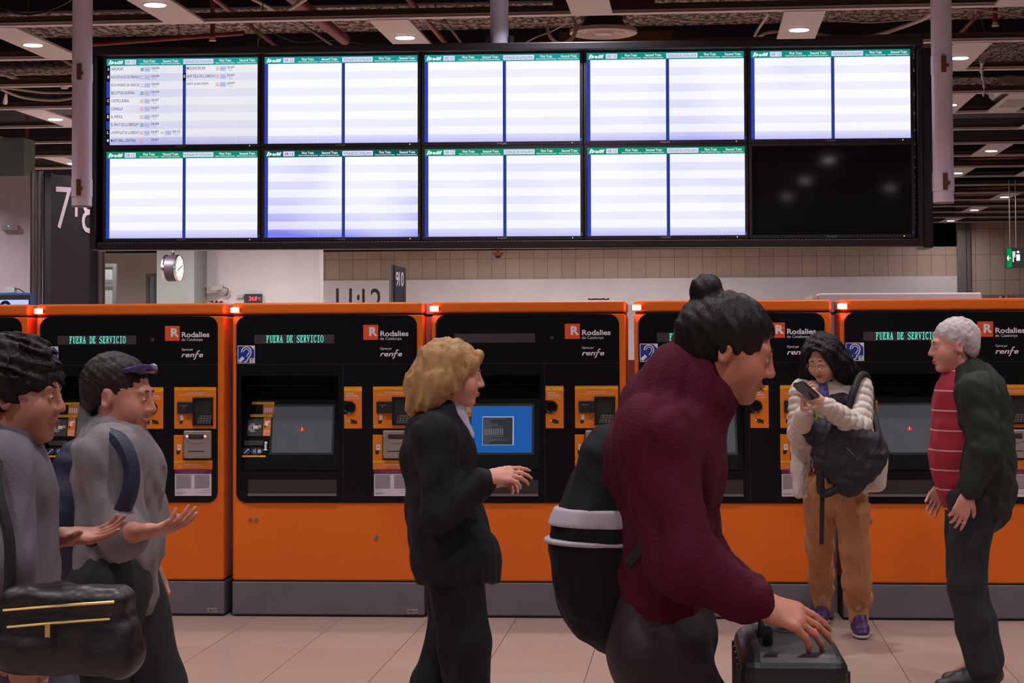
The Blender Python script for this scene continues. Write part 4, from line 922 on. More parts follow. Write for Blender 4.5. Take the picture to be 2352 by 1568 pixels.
# television below it
Yv = 17.4; a = at(-60, 760, Yv); b_ = at(69, 672, Yv)
t = thing('information_screen', 'blue-framed information screen at the left edge above the machines', 'television', (a.x, Yv, a.z)); W_, H_ = b_.x-a.x, b_.z-a.z
G().box(0, W_, 0, .12, 0, H_).obj('screen_case', mat('blue screen housing', srgb(34, 72, 122), .5), t); G().rect(.02, W_-.0, 0, H_-.02, -.003).obj('screen_border', M_BLACK, t)
z0 = at(20, 688.5, Yv).z-a.z; x0 = at(66, 688, Yv).x-a.x; G().rect(.05, x0, .02, z0, -.006).obj('lit_picture', emis('pale blue picture glow', srgb(190, 204, 240), 1), t)
cxp = at(13, 700, Yv).x-a.x; czp = at(13, 703, Yv).z-a.z
G().disc(cxp, czp, .052, -.009, -.008, 24).obj('picture_portrait', emis('dark hair glow', srgb(20, 28, 60), 1), t); G().disc(cxp, czp-.015, .036, -.011, -.010, 20).obj('picture_face', emis('face glow', srgb(206, 196, 214), 1), t)
tag(G().box(0, .09, 0, .08, 0, .05).obj('junction_box', M_PILLAR, loc=at(11, 671.5, Yv+.03)), 'small grey box standing on the information screen', 'junction box')
tag(G().tube(curve([at(x, y, Yv+.04) for x, y in ((32, 664), (42, 663), (52, 669), (56, 672))]), .006, 6).obj('screen_cable', M_DARKCABLE, smooth=True), 'cable curling on top of the information screen', 'cable')
# white kiosk behind the last machines
Yk = 14.; a = at(1883, 690, Yk); b_ = at(2254, 671.5, Yk)
t = thing('white_kiosk', 'long white cabinet standing behind the last ticket machines', 'cabinet', (a.x, Yk, 0)); G().box(-.0, b_.x-a.x, 0, .8, 0, b_.z).obj('cabinet_body', mat('white cabinet enamel', srgb(214, 200, 210), .5), t, bevel=.01); G().box(-.045, -.001, .05, .75, 0, b_.z-.01).obj('cabinet_side', M_WHITE, t)
struct(G().box(at(2256, 680, 40).x, 18, 40, 40.1, at(2256, 681, 40).z-.05, at(2256, 677, 40).z).obj('trim_3', mat('grey rail', srgb(150, 140, 148), .5)))
# pale partition seen through the gap
tag(G().box(at(1425, 800, 20).x, at(1470, 800, 20).x, 20, 20.1, 0, at(1450, 700, 20).z).obj('white_board', M_WHITE), 'upright white board seen in the gap between machines', 'board')
tag(G().box(at(1430, 840, 16).x, at(1466, 840, 16).x, 16, 16.3, 0, at(1450, 826, 16).z).obj('red_cabinet', mat('dark red cabinet', srgb(110, 26, 30), .5)), 'dark red cabinet seen in the gap between machines', 'cabinet')
# hanging exit sign
Ys = 30.; a = at(2311, 616, Ys); b_ = at(2360, 566, Ys)
t = thing('hanging_sign', 'dark hanging direction sign with green arrow field at the right edge', 'sign', (a.x, Ys, a.z), math.radians(0)); H_ = b_.z-a.z-.02
def sl(x, y, z): return (x, y-x*.9, z-.0*x)
G().box(0, .9, 0, .14, 0, H_).map(sl).obj('sign_box', mat('charcoal sign box', srgb(52, 52, 54), .5), t)
G().rect(.01, .075, .01, H_-.01, -.006).map(sl).obj('green_field', emis('green sign glow', srgb(10, 140, 70), 1), t)
wgl = emis('white sign glow', (.95, 1, .95), 1.1)
g = G().stroke([(.062, H_*.5), (.016, H_*.5)], .014, -.011, -.010).stroke([(.034, H_*.62), (.016, H_*.5), (.034, H_*.38)], .014, -.011, -.010)
g.rect(.085, .098, H_*.3, H_*.82, -.010).rect(.105, .118, H_*.52, H_*.82, -.010)
g.disc(.155, H_*.78, .017, -.011, -.010, 14).plate([(.132, H_*.35), (.178, H_*.35), (.178, H_*.66), (.132, H_*.66)], -.011, -.010).rect(.36, .4, H_*.55, H_*.85, -.010).rect(.36, .4, H_*.2, H_*.45, -.010)
g.map(sl).obj('sign_symbols', wgl, t)
for xx in (.065, .145): G().cyl((xx, .07-.9*xx, H_), (xx, .07-.9*xx, CEIL-a.z), .009, 8).obj('sign_rod', M_RIM, t)
# small camera dome under the board
c = at(1144, 583, 12.1); t = thing('dome_camera', 'small white dome camera hanging under the board', 'camera', c)
G().cyl((0, 0, .008), (0, 0, 2.125-c.z), .008, 10).obj('dome_stem', mw, t); G().cyl((0, 0, -.012), (0, 0, .010), .033, 24).obj('dome_plate', mw, t, smooth=40); G().cyl((0, 0, -.026), (0, 0, -.012), .012, 16, .024).obj('dome_glass', M_INK, t, smooth=True)
tag(G().box(0, .3, 0, .05, -.15, .15).obj('wall_box', cm, loc=at(2347, 645, YB-.2)), 'small grey box on the right stone wall', 'box')
# ------------------------------------------------------------------ people: smooth bodies grown from blended volumes
def v3(a): return np.array([a[0], a[1], a[2]], dtype=np.float32)
def smin(a, b, k):
    if k <= 0: return np.minimum(a, b)
    h = np.clip(.5+.5*(b-a)/k, 0, 1); return b*(1-h)+a*h-k*h*(1-h)
class Vol:
    def __init__(s, lo, hi, h):
        s.lo = v3(lo); s.h = h; n = np.ceil((v3(hi)-s.lo)/h).astype(int)+1; s.n = n
        s.F = np.full(tuple(n), .2, np.float32); s.M = None
    def sub(s, lo, hi):
        a = np.maximum(np.floor((lo-s.lo)/s.h).astype(int), 0); b = np.minimum(np.ceil((hi-s.lo)/s.h).astype(int)+1, s.n)
        if (b <= a).any(): return None
        sl = tuple(slice(a[i], b[i]) for i in range(3))
        ax = [s.lo[i]+s.h*np.arange(a[i], b[i], dtype=np.float32) for i in range(3)]
        return sl, ax[0][:, None, None], ax[1][None, :, None], ax[2][None, None, :]
    def put(s, sl, d, k, op):
        if op == 'u': s.F[sl] = smin(s.F[sl], d, k)
        elif op == 's': s.F[sl] = -smin(-s.F[sl], d, k)
        elif op == 'i': s.F[sl] = -smin(-s.F[sl], -d, k)
    def cone(s, a, b, r1, r2, k=.02, op='u', flat=None, puff=None):
        a = v3(a); b = v3(b); m = max(r1, r2)+.05+k
        q = s.sub(np.minimum(a, b)-m, np.maximum(a, b)+m)
        if q is None: return s
        sl, X, Y, Z = q; d = b-a; L2 = float(d@d)+1e-9
        x, y, z = X-a[0], Y-a[1], Z-a[2]; t = np.clip((x*d[0]+y*d[1]+z*d[2])/L2, 0, 1)
        ex, ey, ez = x-d[0]*t, y-d[1]*t, z-d[2]*t; f = 1
        if flat:
            n = v3(flat[0]); n = n/np.linalg.norm(n); f = flat[1]; c = (ex*n[0]+ey*n[1]+ez*n[2])*(1/f-1); ex, ey, ez = ex+n[0]*c, ey+n[1]*c, ez+n[2]*c
        r = r1+(r2-r1)*t
        if puff: r = r+puff[1]*(np.power(np.abs(np.sin(np.pi*t*puff[0]+(puff[2] if len(puff) > 2 else 0)))+1e-4, .32)-.8)
        s.put(sl, (np.sqrt(ex*ex+ey*ey+ez*ez)-r)*(f if f < 1 else 1), k, op); return s
    def chain(s, pts, rs, k=.02, **kw):
        for i in range(len(pts)-1): s.cone(pts[i], pts[i+1], rs[i], rs[i+1], k, **kw)
        return s
    def ell(s, c, r, k=.02, op='u', R=None, mod=None):
        c = v3(c); m = max(r)+.03+k; q = s.sub(c-m, c+m)
        if q is None: return s
        sl, X, Y, Z = q; x, y, z = X-c[0], Y-c[1], Z-c[2]
        if R is not None: x, y, z = (R[0][0]*x+R[1][0]*y+R[2][0]*z, R[0][1]*x+R[1][1]*y+R[2][1]*z, R[0][2]*x+R[1][2]*y+R[2][2]*z)
        k0 = np.sqrt((x/r[0])**2+(y/r[1])**2+(z/r[2])**2)+1e-6; k1 = np.sqrt((x/r[0]**2)**2+(y/r[1]**2)**2+(z/r[2]**2)**2)+1e-6
        d = k0*(k0-1)/k1
        if mod: d = d+mod(x, y, z)
        s.put(sl, d, k, op); return s
    def box(s, c, hs, rd=.01, k=.01, op='u', R=None):
        c = v3(c); m = float(np.linalg.norm(hs))+.03+k; q = s.sub(c-m, c+m)
        if q is None: return s
        sl, X, Y, Z = q; x, y, z = X-c[0], Y-c[1], Z-c[2]
        if R is not None: x, y, z = (R[0][0]*x+R[1][0]*y+R[2][0]*z, R[0][1]*x+R[1][1]*y+R[2][1]*z, R[0][2]*x+R[1][2]*y+R[2][2]*z)
        a, b, e = np.abs(x)-hs[0]+rd, np.abs(y)-hs[1]+rd, np.abs(z)-hs[2]+rd
        d = np.sqrt(np.maximum(a, 0)**2+np.maximum(b, 0)**2+np.maximum(e, 0)**2)+np.minimum(np.maximum(a, np.maximum(b, e)), 0)-rd
        s.put(sl, d, k, op); return s
    def wrinkle(s, amp, sc, seed=0, ax=(1, 1, 1)):       # soft cloth folds
        r_ = np.random.default_rng(seed); X, Y, Z = [s.lo[i]+s.h*np.arange(s.n[i], dtype=np.float32) for i in range(3)]
        X, Y, Z = X[:, None, None], Y[None, :, None], Z[None, None, :]; D = np.zeros_like(s.F)
        for _ in range(6):
            w_ = r_.normal(size=3)*np.array(ax)*sc; p_ = r_.uniform(0, 6.28); D += np.sin(w_[0]*X+w_[1]*Y+w_[2]*Z+p_+1.5*np.sin(w_[1]*.5*X+w_[2]*.4*Z))
        s.F += (amp/2.4)*D; return s
    def mesh(s, name, m, parent, smooth_iter=1):
        F = s.F; F[0] = F[-1] = .1; F[:, 0] = F[:, -1] = .1; F[:, :, 0] = F[:, :, -1] = .1
        I = F < 0; nx, ny, nz = F.shape
        c = [I[i:nx-1+i, j:ny-1+j, k:nz-1+k] for i in (0, 1) for j in (0, 1) for k in (0, 1)]
        cnt = sum(q.astype(np.int8) for q in c); act = (cnt > 0) & (cnt < 8)
        idx = np.argwhere(act); N = len(idx); ids = -np.ones(act.shape, np.int32); ids[act] = np.arange(N)
        acc = np.zeros((N, 3), np.float32); num = np.zeros(N, np.float32)
        corner = [(i, j, k) for i in (0, 1) for j in (0, 1) for k in (0, 1)]
        val = {q: F[idx[:, 0]+q[0], idx[:, 1]+q[1], idx[:, 2]+q[2]] for q in corner}
        for q in corner:
            for a in range(3):
                if q[a] == 0:
                    q2 = list(q); q2[a] = 1; q2 = tuple(q2); A, B = val[q], val[q2]; mk = (A < 0) != (B < 0)
                    t = np.where(mk, A/np.where(mk, A-B, 1), 0); p = np.array(q, np.float32)[None, :].repeat(N, 0); p[:, a] += t
                    acc[mk] += p[mk]; num[mk] += 1
        V = s.lo+(idx+acc/num[:, None])*s.h
        Q = []
        for a in range(3):
            b, c_ = (a+1) % 3, (a+2) % 3
            s0 = [slice(None)]*3; s1 = [slice(None)]*3; s0[a] = slice(0, -1); s1[a] = slice(1, None)
            A, B = I[tuple(s0)], I[tuple(s1)]; E = np.argwhere(A != B); sg = A[tuple(E.T)]
            ok = (E[:, b] > 0) & (E[:, c_] > 0) & (E[:, b] < F.shape[b]-1) & (E[:, c_] < F.shape[c_]-1) & (E[:, a] < F.shape[a]-1); E = E[ok]; sg = sg[ok]
            def g_(db, dc): e = E.copy(); e[:, b] -= db; e[:, c_] -= dc; return ids[tuple(e.T)]
            f = np.stack([g_(1, 1), g_(0, 1), g_(0, 0), g_(1, 0)], 1); f[~sg] = f[~sg][:, ::-1]; Q.append(f)
        Q = np.concatenate(Q); Q = Q[(Q >= 0).all(1)]
        for _ in range(smooth_iter):
            S_ = np.zeros_like(V); n_ = np.zeros(len(V), np.float32)
            for i in range(4):
                np.add.at(S_, Q[:, i], V[Q[:, (i+1) % 4]]); np.add.at(n_, Q[:, i], 1)
            V = V*.5+.5*S_/np.maximum(n_, 1)[:, None]
        me = bpy.data.meshes.new(name); me.vertices.add(len(V)); me.vertices.foreach_set('co', V.astype(np.float32).ravel())
        me.loops.add(len(Q)*4); me.loops.foreach_set('vertex_index', Q.astype(np.int32).ravel()); me.polygons.add(len(Q))
        me.polygons.foreach_set('loop_start', np.arange(0, len(Q)*4, 4, dtype=np.int32)); me.polygons.foreach_set('loop_total', np.full(len(Q), 4, np.int32))
        me.polygons.foreach_set('use_smooth', np.ones(len(Q), bool)); me.update(); me.validate()
        me.materials.append(m); o = bpy.data.objects.new(name, me); C.objects.link(o); o.parent = parent; return o
def rot(yaw=0, pitch=0, roll=0):
    """head frame: looks along -Y; yaw>0 turns to +X, pitch>0 looks down"""
    return Matrix.Rotation(yaw, 3, 'Z') @ Matrix.Rotation(pitch, 3, 'X') @ Matrix.Rotation(roll, 3, 'Y')
def head(vol, c, Rm, s=1.0, detail=True, fem=True):
    c = Vector(c); P = lambda x, y, z: c+Rm @ Vector((x*s, y*s, z*s)); RL = [[Rm[i][j] for j in range(3)] for i in range(3)]
    E = lambda p, r, k, op='u': vol.ell(P(*p), tuple(q*s for q in r), k*s, op, RL)
    E((0, .014, .036), (.076, .095, .084), .01); E((0, -.024, -.036), (.058 if fem else .062, .064, .074), .035)
    E((0, -.066, -.096), (.022 if fem else .028, .020, .017), .03)
    for q in (-1, 1):
        E((q*.036, -.058, -.032), (.026, .026, .030), .03); E((q*.078, .012, -.006), (.009, .018, .030), .01)
        E((q*.082, .016, -.004), (.006, .010, .018), .006, 's')
    if detail:
        vol.cone(P(-.036, -.079, .024), P(.036, -.079, .024), .012*s, .012*s, .016*s)
        for q in (-1, 1): E((q*.031, -.100, .003), (.019, .018, .013), .012, 's'); E((q*.031, -.077, .003), (.0145, .0145, .0135), .004)
        vol.cone(P(0, -.088, .016), P(0, -.106, -.026), .007*s, .0115*s, .012*s)
        for q in (-1, 1): E((q*.0115, -.096, -.030), (.008, .010, .007), .008)
        E((0, -.090, -.0585), (.024, .010, .005), .006); E((0, -.089, -.068), (.020, .010, .006), .006); E((0, -.1005, -.0632), (.021, .006, .0015), .004, 's')
        for q in (-1, 1): E((q*.026, -.088, -.062), (.005, .008, .006), .008, 's')
    return P
def hand(vol, wrist, f, n, side, curl=(.3, .35, .4, .45), thumb=.5, s=1.0, spread=.06, seg2=1.0):
    """f: finger direction, n: the way the palm faces, side: +1 puts the thumb along f x n"""
    w_ = Vector(wrist); f = Vector(f).normalized(); n = (Vector(n)-f*Vector(n).dot(f)).normalized(); t = f.cross(n)*side
    P = lambda a, b, c_: w_+(f*a+t*b+n*c_)*s
    vol.cone(P(.0, 0, 0), P(.03, 0, .002), .022*s, .026*s, .012*s, flat=(n, .7))
    vol.cone(P(.03, .014, 0), P(.083, .028, 0), .020*s, .014*s, .012*s, flat=(n, .75)); vol.cone(P(.03, -.012, 0), P(.078, -.028, 0), .021*s, .013*s, .012*s, flat=(n, .75)); vol.cone(P(.035, 0, 0), P(.084, 0, 0), .02*s, .014*s, .012*s, flat=(n, .75))
    L = (.041, .046, .043, .033)
    for i in range(4):
        b = .030-.0195*i; base = P(.084-(.006 if i == 3 else 0)-(.002 if i == 0 else 0), b, 0); d = (f+t*spread*(1.5-i)).normalized(); p = base; a = curl[i]
        for j, (ln, r0, r1) in enumerate(((L[i], .0092, .0082), (L[i]*.62, .0082, .0074), (L[i]*.5, .0074, .0060))):
            ang = a*(1, 1.9*seg2, 2.6*seg2)[j]; dd = d*math.cos(ang)+n*math.sin(ang); q = p+dd*ln*s; vol.cone(p, q, r0*s, r1*s, .004*s); p = q
    p = P(.022, .026, .004); d = (f*.62+t*.62+n*.35).normalized()
    vol.cone(P(.012, .012, .002), p, .017*s, .015*s, .012*s)
    for j, (ln, r0, r1) in enumerate(((.036, .0145, .0105), (.030, .0105, .0095), (.024, .0095, .007))):
        dd = (d*math.cos(thumb*j*.9)+(n*.7+f*.7-t*.35).normalized()*math.sin(thumb*j*.9)).normalized(); q = p+dd*ln*s; vol.cone(p, q, r0*s, r1*s, .006*s); p = q
def shoe(vol, heel, toe, s=1.0, sole=False):
    h_ = Vector(heel); t = Vector(toe); d = (t-h_); L = d.length; d.normalize(); up = Vector((0, 0, 1))
    if sole:
        vol.cone(h_+d*.03+up*.012, h_+d*(L*.55)+up*.012, .036*s, .040*s, .01, flat=(up, .36)); vol.cone(h_+d*(L*.55)+up*.012, t-d*.035+up*.014, .042*s, .034*s, .01, flat=(up, .36)); return
    vol.cone(h_+d*.035+up*.045, h_+d*.05+up*.10, .038*s, .040*s, .02); vol.cone(h_+d*.05+up*.05, h_+d*(L*.6)+up*.045, .042*s, .040*s, .02, flat=(up, .8)); vol.cone(h_+d*(L*.55)+up*.04, t-d*.038+up*.032, .040*s, .032*s, .02, flat=(up, .75)); vol.cone(h_+d*.06+up*.095, h_+d*(L*.62)+up*.055, .034*s, .028*s, .02)
SKIN = lambda n, c: mat('skin '+n, c, .5, 0, .4, var=.05, vscale=30)
def hairmat(n, c): return mat('hair '+n, c, .5, 0, .25, bump=.6, bscale=90, aniso=(1, 1, .12), var=.25, vscale=25)
def eyes(P, Rm, parent, s=1.0, iris=(.03, .015, .01), brow=(.01, .008, .008), open_=.5, lips=srgb(140, 72, 66)):
    mw_ = mat('eye white', (.55, .5, .48), .3); mi = mat('iris dark', iris, .2)
    for q in (-1, 1):
        g = G(); v_, f_ = lathe([(0, -.0150), (.006, -.0137), (.0105, -.0105)], 14); g.add(v_, f_).map(lambda x, y, z: (x, z, y*open_))
        e = g.obj('eye', mw_, parent, smooth=True); e.matrix_local = Matrix.Translation(P(q*.031, -.077, .0025)) @ Rm.to_4x4() @ Matrix.Scale(s, 4)
        g = G(); v_, f_ = lathe([(0, -.0156), (.0045, -.0148)], 12); g.add(v_, f_).map(lambda x, y, z: (x, z, y*max(open_, .6)))
        e = g.obj('iris', mi, parent, smooth=True); e.matrix_local = Matrix.Translation(P(q*.031, -.077, .001)) @ Rm.to_4x4() @ Matrix.Scale(s, 4)
        g = G().tube([P(q*.013, -.0925, .0262), P(q*.028, -.0925, .0290), P(q*.044, -.080, .0240)], [.0022*s, .0026*s, .0012*s], 6); g.obj('eyebrow', mat('brow', brow, .7), parent, smooth=True)
    g = G().tube([P(-.021, -.0920, -.0628), P(-.008, -.0985, -.0585), P(0, -.0992, -.0598), P(.008, -.0985, -.0585), P(.021, -.0920, -.0628)], [.0010*s, .0024*s, .0022*s, .0024*s, .0010*s], 8)
    g.tube([P(-.019, -.0920, -.0640), P(0, -.0978, -.0685), P(.019, -.0920, -.0640)], [.0010*s, .0032*s, .0010*s], 8); g.obj('lips', mat('lips '+str(round(lips[0], 3)), lips, .45), parent, smooth=True)
def body_core(vol, j, s=1.0):
    """torso, limbs and neck under the clothes"""
    vol.chain([j['pelvis'], j['waist'], j['chest']], [.125*s, .11*s, .13*s], .06, flat=((j.get('fwd') or (0, 1, 0)), .72))
    vol.chain([j['chest'], j['neck']], [.10*s, .055*s], .05); vol.cone(j['neck'], j['head'], .052*s, .050*s, .02)
    for q in 'LR':
        if 'sh'+q in j:
            vol.cone(j['chest'], j['sh'+q], .07*s, .052*s, .04); vol.cone(j['sh'+q], j['el'+q], .046*s, .036*s, .02); vol.cone(j['el'+q], j['wr'+q], .036*s, .023*s, .015)
        if 'hip'+q in j: vol.cone(j['hip'+q], j['kn'+q], .070*s, .046*s, .03); vol.cone(j['kn'+q], j['an'+q], .044*s, .024*s, .02)
def bounds(pts, m): a = np.array([list(p) for p in pts]); return a.min(0)-m, a.max(0)+m
# ------------------------------------------------------------------ woman reading her phone
def woman():
    Y = 9.98
    root = thing('person', 'person in cream quilted jacket and tan cargo trousers looking at a phone', 'person', (0, 0, 0))
    J = lambda px, py, dy=0: at(px, py, Y+dy)
    skin = SKIN('olive', srgb(208, 158, 134))
    headc = J(1888, 824, -.03); Rm = rot(-.40, .40, -.05); hs = .93
    neck = J(1902, 886, .05); chest = J(1912, 925, .06); waist = J(1915, 1030, .05); pelvis = J(1917, 1105, .05)
    jt = dict(head=headc+Vector((0.01, .03, -.05)), neck=neck, chest=chest, waist=waist, pelvis=pelvis,
              shR=J(1846, 898, .03), elR=J(1838, 1000, -.02), wrR=J(1847, 946, -.26), shL=J(1972, 890, .04), elL=J(1974, 986, -.12), wrL=J(1893, 928, -.30),
              hipR=J(1884, 1120, .05), knR=J(1884, 1270, .16), anR=atz(1893, 1408, .09)+Vector((0, .06, .0)), hipL=J(1950, 1120, .05), knL=J(1962, 1270, .0), anL=J(1981, 1420, -.03))
    # ankles: left image foot stands further back
    fR = atz(1893, 1436, 0); jt['anR'] = Vector((fR.x, fR.y+.12, .09)); jt['knR'] = Vector(((jt['hipR'].x+jt['anR'].x)/2-.01, (jt['hipR'].y+jt['anR'].y)/2-.03, .47))
    fL = atz(1983, 1470, 0); jt['anL'] = Vector((fL.x-.005, fL.y+.16, .10)); jt['knL'] = Vector(((jt['hipL'].x+jt['anL'].x)/2+.0, (jt['hipL'].y+jt['anL'].y)/2-.04, .48))
    lo, hi = bounds([*jt.values(), headc], .17); lo[2] = .02
    V = Vol(lo, hi, .0042); body_core(V, jt, .9); P = head(V, headc, Rm, hs)
    ph = J(1852, 897, -.37); nrm = Vector((.35, .62, .62)).normalized()    # screen looks up to her face
    # left (image right) hand behind the phone, thumb over it; right hand below
    hand(V, jt['wrL'], Vector((-.80, -.10, .52)), Vector((-.42, -.50, .25)), -1, (.12, .2, .3, .4), .25, .92, .03)
    hand(V, jt['wrR'], Vector((-.10, -.25, .95)), Vector((.85, -.2, .25)), 1, (.35, .5, .6, .7), .35, .92, .03)
    b = V.mesh('body', skin, root, 1)
    eyes(P, Rm, root, hs, open_=.28)
    # spectacles
    g = G()
    for q in (-1, 1): g.tube([P(q*.032+.024*math.cos(a*math.pi/10)*(1), -.108+.010*abs(math.cos(a*math.pi/10))*(1 if math.cos(a*math.pi/10)*q > 0 else 0), .000+.021*math.sin(a*math.pi/10)) for a in range(21)], .0013, 6)
    g.tube([P(-.010, -.110, .004), P(0, -.113, .007), P(.010, -.110, .004)], .0012, 6)
    for q in (-1, 1): g.tube([P(q*.056, -.100, .006), P(q*.076, -.04, .010), P(q*.079, .01, .006)], .0014, 6)
    tag(g.obj('spectacles', mat('gold spectacle frame', (.75, .55, .42), .25, .9)), 'thin gold-framed spectacles on the dark-haired person with the phone', 'spectacles')
    # hair
    lo, hi = bounds([headc+Vector((-.2, -.17, -.34)), headc+Vector((.24, .22, .17))], .0)
    H = Vol(lo, hi, .0045); RL = [[Rm[i][k] for k in range(3)] for i in range(3)]
    H.ell(P(0, .022, .045), (.084, .101, .087), .01, 'u', RL)
    H.chain([P(.060, -.03, .05), P(.088, .0, -.03), P(.105, .02, -.10), P(.125, .05, -.17), P(.12, .06, -.23)], [.040, .040, .042, .038, .022], .03)
    H.chain([P(.05, .05, .05), P(.085, .06, -.04), P(.11, .08, -.13), P(.12, .10, -.22)], [.05, .05, .048, .026], .03)
    H.chain([P(-.055, -.02, .05), P(-.086, .0, -.03), P(-.10, -.01, -.10), P(-.105, -.02, -.17), P(-.10, -.03, -.23)], [.042, .036, .036, .034, .018], .03)
    H.chain([P(-.03, .06, .05), P(-.06, .07, -.05), P(-.08, .06, -.14), P(-.08, .05, -.21)], [.06, .055, .05, .03], .03)
    H.chain([P(0, .08, .03), P(0, .10, -.08), P(.0, .11, -.16)], [.07, .07, .05], .03)
    # side parting sweeping over the forehead
    H.chain([P(-.02, -.075, .098), P(.03, -.088, .070), P(.064, -.068, .030), P(.078, -.04, -.03)], [.018, .020, .022, .026], .015)
    H.chain([P(-.02, -.075, .098), P(-.055, -.068, .055), P(-.074, -.050, .0), P(-.082, -.03, -.06)], [.016, .018, .018, .022], .015)
    H.ell(P(0, -.108, .000), (.056, .062, .086), .012, 's', RL)
    H.wrinkle(.004, 150, 3, (1, 1, .3)); H.mesh('hair', hairmat('black wavy', (.004, .003, .004)), root, 1)
    # patterned blouse
    lo, hi = bounds([J(1835, 870), J(1960, 1095)], .16); B = Vol(lo, hi, .007)
    B.chain([pelvis+Vector((0, -.0, .04)), waist, chest], [.128, .118, .128], .05, flat=((0, 1, 0), .78)); B.cone(chest, neck+Vector((0, -.01, -.01)), .10, .062, .04); B.wrinkle(.004, 60, 5)
    mb = mat('maroon leaf print blouse', srgb(92, 30, 34), .6); nt, bb = nodes(mb); tc = nt.nodes.new('ShaderNodeTexCoord'); vo = nt.nodes.new('ShaderNodeTexWave'); vo.inputs['Scale'].default_value = 6; vo.inputs['Distortion'].default_value = 14; vo.inputs['Detail'].default_value = 2; vo.inputs['Detail Scale'].default_value = 2.2
    nt.links.new(tc.outputs['Object'], vo.inputs['Vector']); r_ = nt.nodes.new('ShaderNodeValToRGB'); r_.color_ramp.elements[0].position = .86; r_.color_ramp.elements[1].position = .92; r_.color_ramp.elements[0].color = (*srgb(88, 28, 34), 1); r_.color_ramp.elements[1].color = (*srgb(196, 160, 160), 1)
    nt.links.new(vo.outputs['Fac'], r_.inputs[0]); nt.links.new(r_.outputs[0], bb.inputs['Base Color']); B.mesh('blouse', mb, root)
    sc1 = Vol(*bounds([J(1878, 868), J(1915, 925)], .07), .006); sc1.chain([neck+Vector((-.03, -.06, .02)), neck+Vector((-.035, -.085, -.05)), neck+Vector((-.03, -.10, -.11))], [.026, .030, .022], .02); sc1.wrinkle(.004, 110, 8)
    ms = mat('lilac print scarf', srgb(96, 84, 150), .7, var=.5, vscale=40); sc1.mesh('scarf', ms, root)
    # trousers
    lo, hi = bounds([jt[k] for k in ('pelvis', 'hipR', 'hipL', 'anR', 'anL', 'knR', 'knL')], .15); T = Vol(lo, hi, .0062)
    T.chain([pelvis+Vector((0, 0, .07)), pelvis], [.118, .138], .04, flat=((0, 1, 0), .78))
    for q in 'RL':
        hp, kn, an = jt['hip'+q], jt['kn'+q], jt['an'+q]
        T.chain([hp, (hp+kn)/2, kn, (kn+an)/2+Vector((0, -.01, 0)), an+Vector((0, 0, .085))], [.088, .078, .070, .066, .060], .03)
        T.cone(an+Vector((0, 0, .085)), an+Vector((0, 0, .03)), .069, .044, .015)
        T.cone(an+Vector((0, 0, .026)), an+Vector((0, 0, -.01)), .050, .046, .008)
    T.wrinkle(.0055, 48, 11, (1, 1, .15)); T.wrinkle(.003, 100, 12, (1, 1, .3))
    mt = mat('tan satin cotton', srgb(176, 124, 82), .55, 0, .4, bump=.08, bscale=200); tr = T.mesh('trousers', mt, root, 2)
    a = J(1983, 1168, -.055); fl = Vol(a-Vector((.1, .07, .1)), a+Vector((.1, .07, .1)), .005); fl.box(a, (.045, .014, .034), .01, .01, R=rot(.7, 0, .12)); fl.mesh('pocket_flap', mt, tr)
    # quilted jacket, open at the front
    lo, hi = bounds([jt[k] for k in ('shR', 'shL', 'elR', 'elL', 'wrR', 'wrL', 'neck')]+[J(2045, 1140), J(1822, 1145)], .11); K = Vol(lo, hi, .0052)
    K.chain([pelvis+Vector((.0, .03, -.02)), waist+Vector((.0, .02, .0)), chest+Vector((0, .01, 0))], [.175, .150, .150], .06, flat=((0, 1, 0), .80), puff=None)
    K.cone(chest, neck+Vector((0, .01, -.02)), .12, .075, .05)
    K.chain([pelvis+Vector((.09, .03, .06)), J(1998, 1060, .0), J(2014, 1108, -.01)], [.10, .075, .05], .05, flat=((0, 1, 0), .7)); K.chain([J(1836, 1000, .05), J(1836, 1080, .03), J(1834, 1134, .0)], [.05, .040, .026], .03)
    # open front: a wedge cut away, then its hollow
    K.chain([neck+Vector((-.03, -.12, -.03)), waist+Vector((-.045, -.16, 0)), pelvis+Vector((-.05, -.18, -.06))], [.028, .070, .115], .01, op='s')
    K.chain([pelvis+Vector((0, -.0, -.12)), pelvis+Vector((0, 0, .0)), waist, chest+Vector((0, 0, -.05))], [.150, .140, .125, .11], .01, op='s', flat=((0, 1, 0), .78))
    for q, n in (('R', 6), ('L', 6)):
        sh, el, wr = jt['sh'+q], jt['el'+q], jt['wr'+q]
        K.cone(chest+Vector((0, 0, .03)), sh, .075, .070, .04); K.cone(sh, el, .074, .066, .012, puff=(n, .016)); K.cone(el, wr+(el-wr).normalized()*.02, .066, .045, .010, puff=(n-.2, .016, .3))
    K.chain([neck+Vector((.065, .0, -.02)), neck+Vector((.055, -.055, -.015)), neck+Vector((.01, -.10, -.10))], [.024, .022, .016], .015); K.chain([neck+Vector((-.065, .0, -.02)), neck+Vector((-.06, -.055, -.01)), neck+Vector((-.05, -.095, -.09))], [.024, .022, .016], .015); K.chain([neck+Vector((-.065, 0, -.02)), neck+Vector((0, .06, .0)), neck+Vector((.065, 0, -.02))], [.024]*3, .015)
    for dy in (-.05, -.12, -.18): K.chain([J(1880, 1012, dy), J(1868, 1050, dy), J(1868, 1100, dy), J(1876, 1170, dy)], [.035, .055, .060, .07], .004, op='s')
    # quilting grooves round the trunk
    zz = (K.lo[2]+K.h*np.arange(K.n[2], dtype=np.float32))[None, None, :]; xx = (K.lo[0]+K.h*np.arange(K.n[0], dtype=np.float32))[:, None, None]
    band = np.exp(-((np.abs(((zz+.10*np.abs(xx-chest.x))/.062) % 1-.5)-.5)/.10)**2)*.0045
    mask = (np.abs(xx-chest.x) < .115).astype(np.float32)*(zz > pelvis.z-.2)
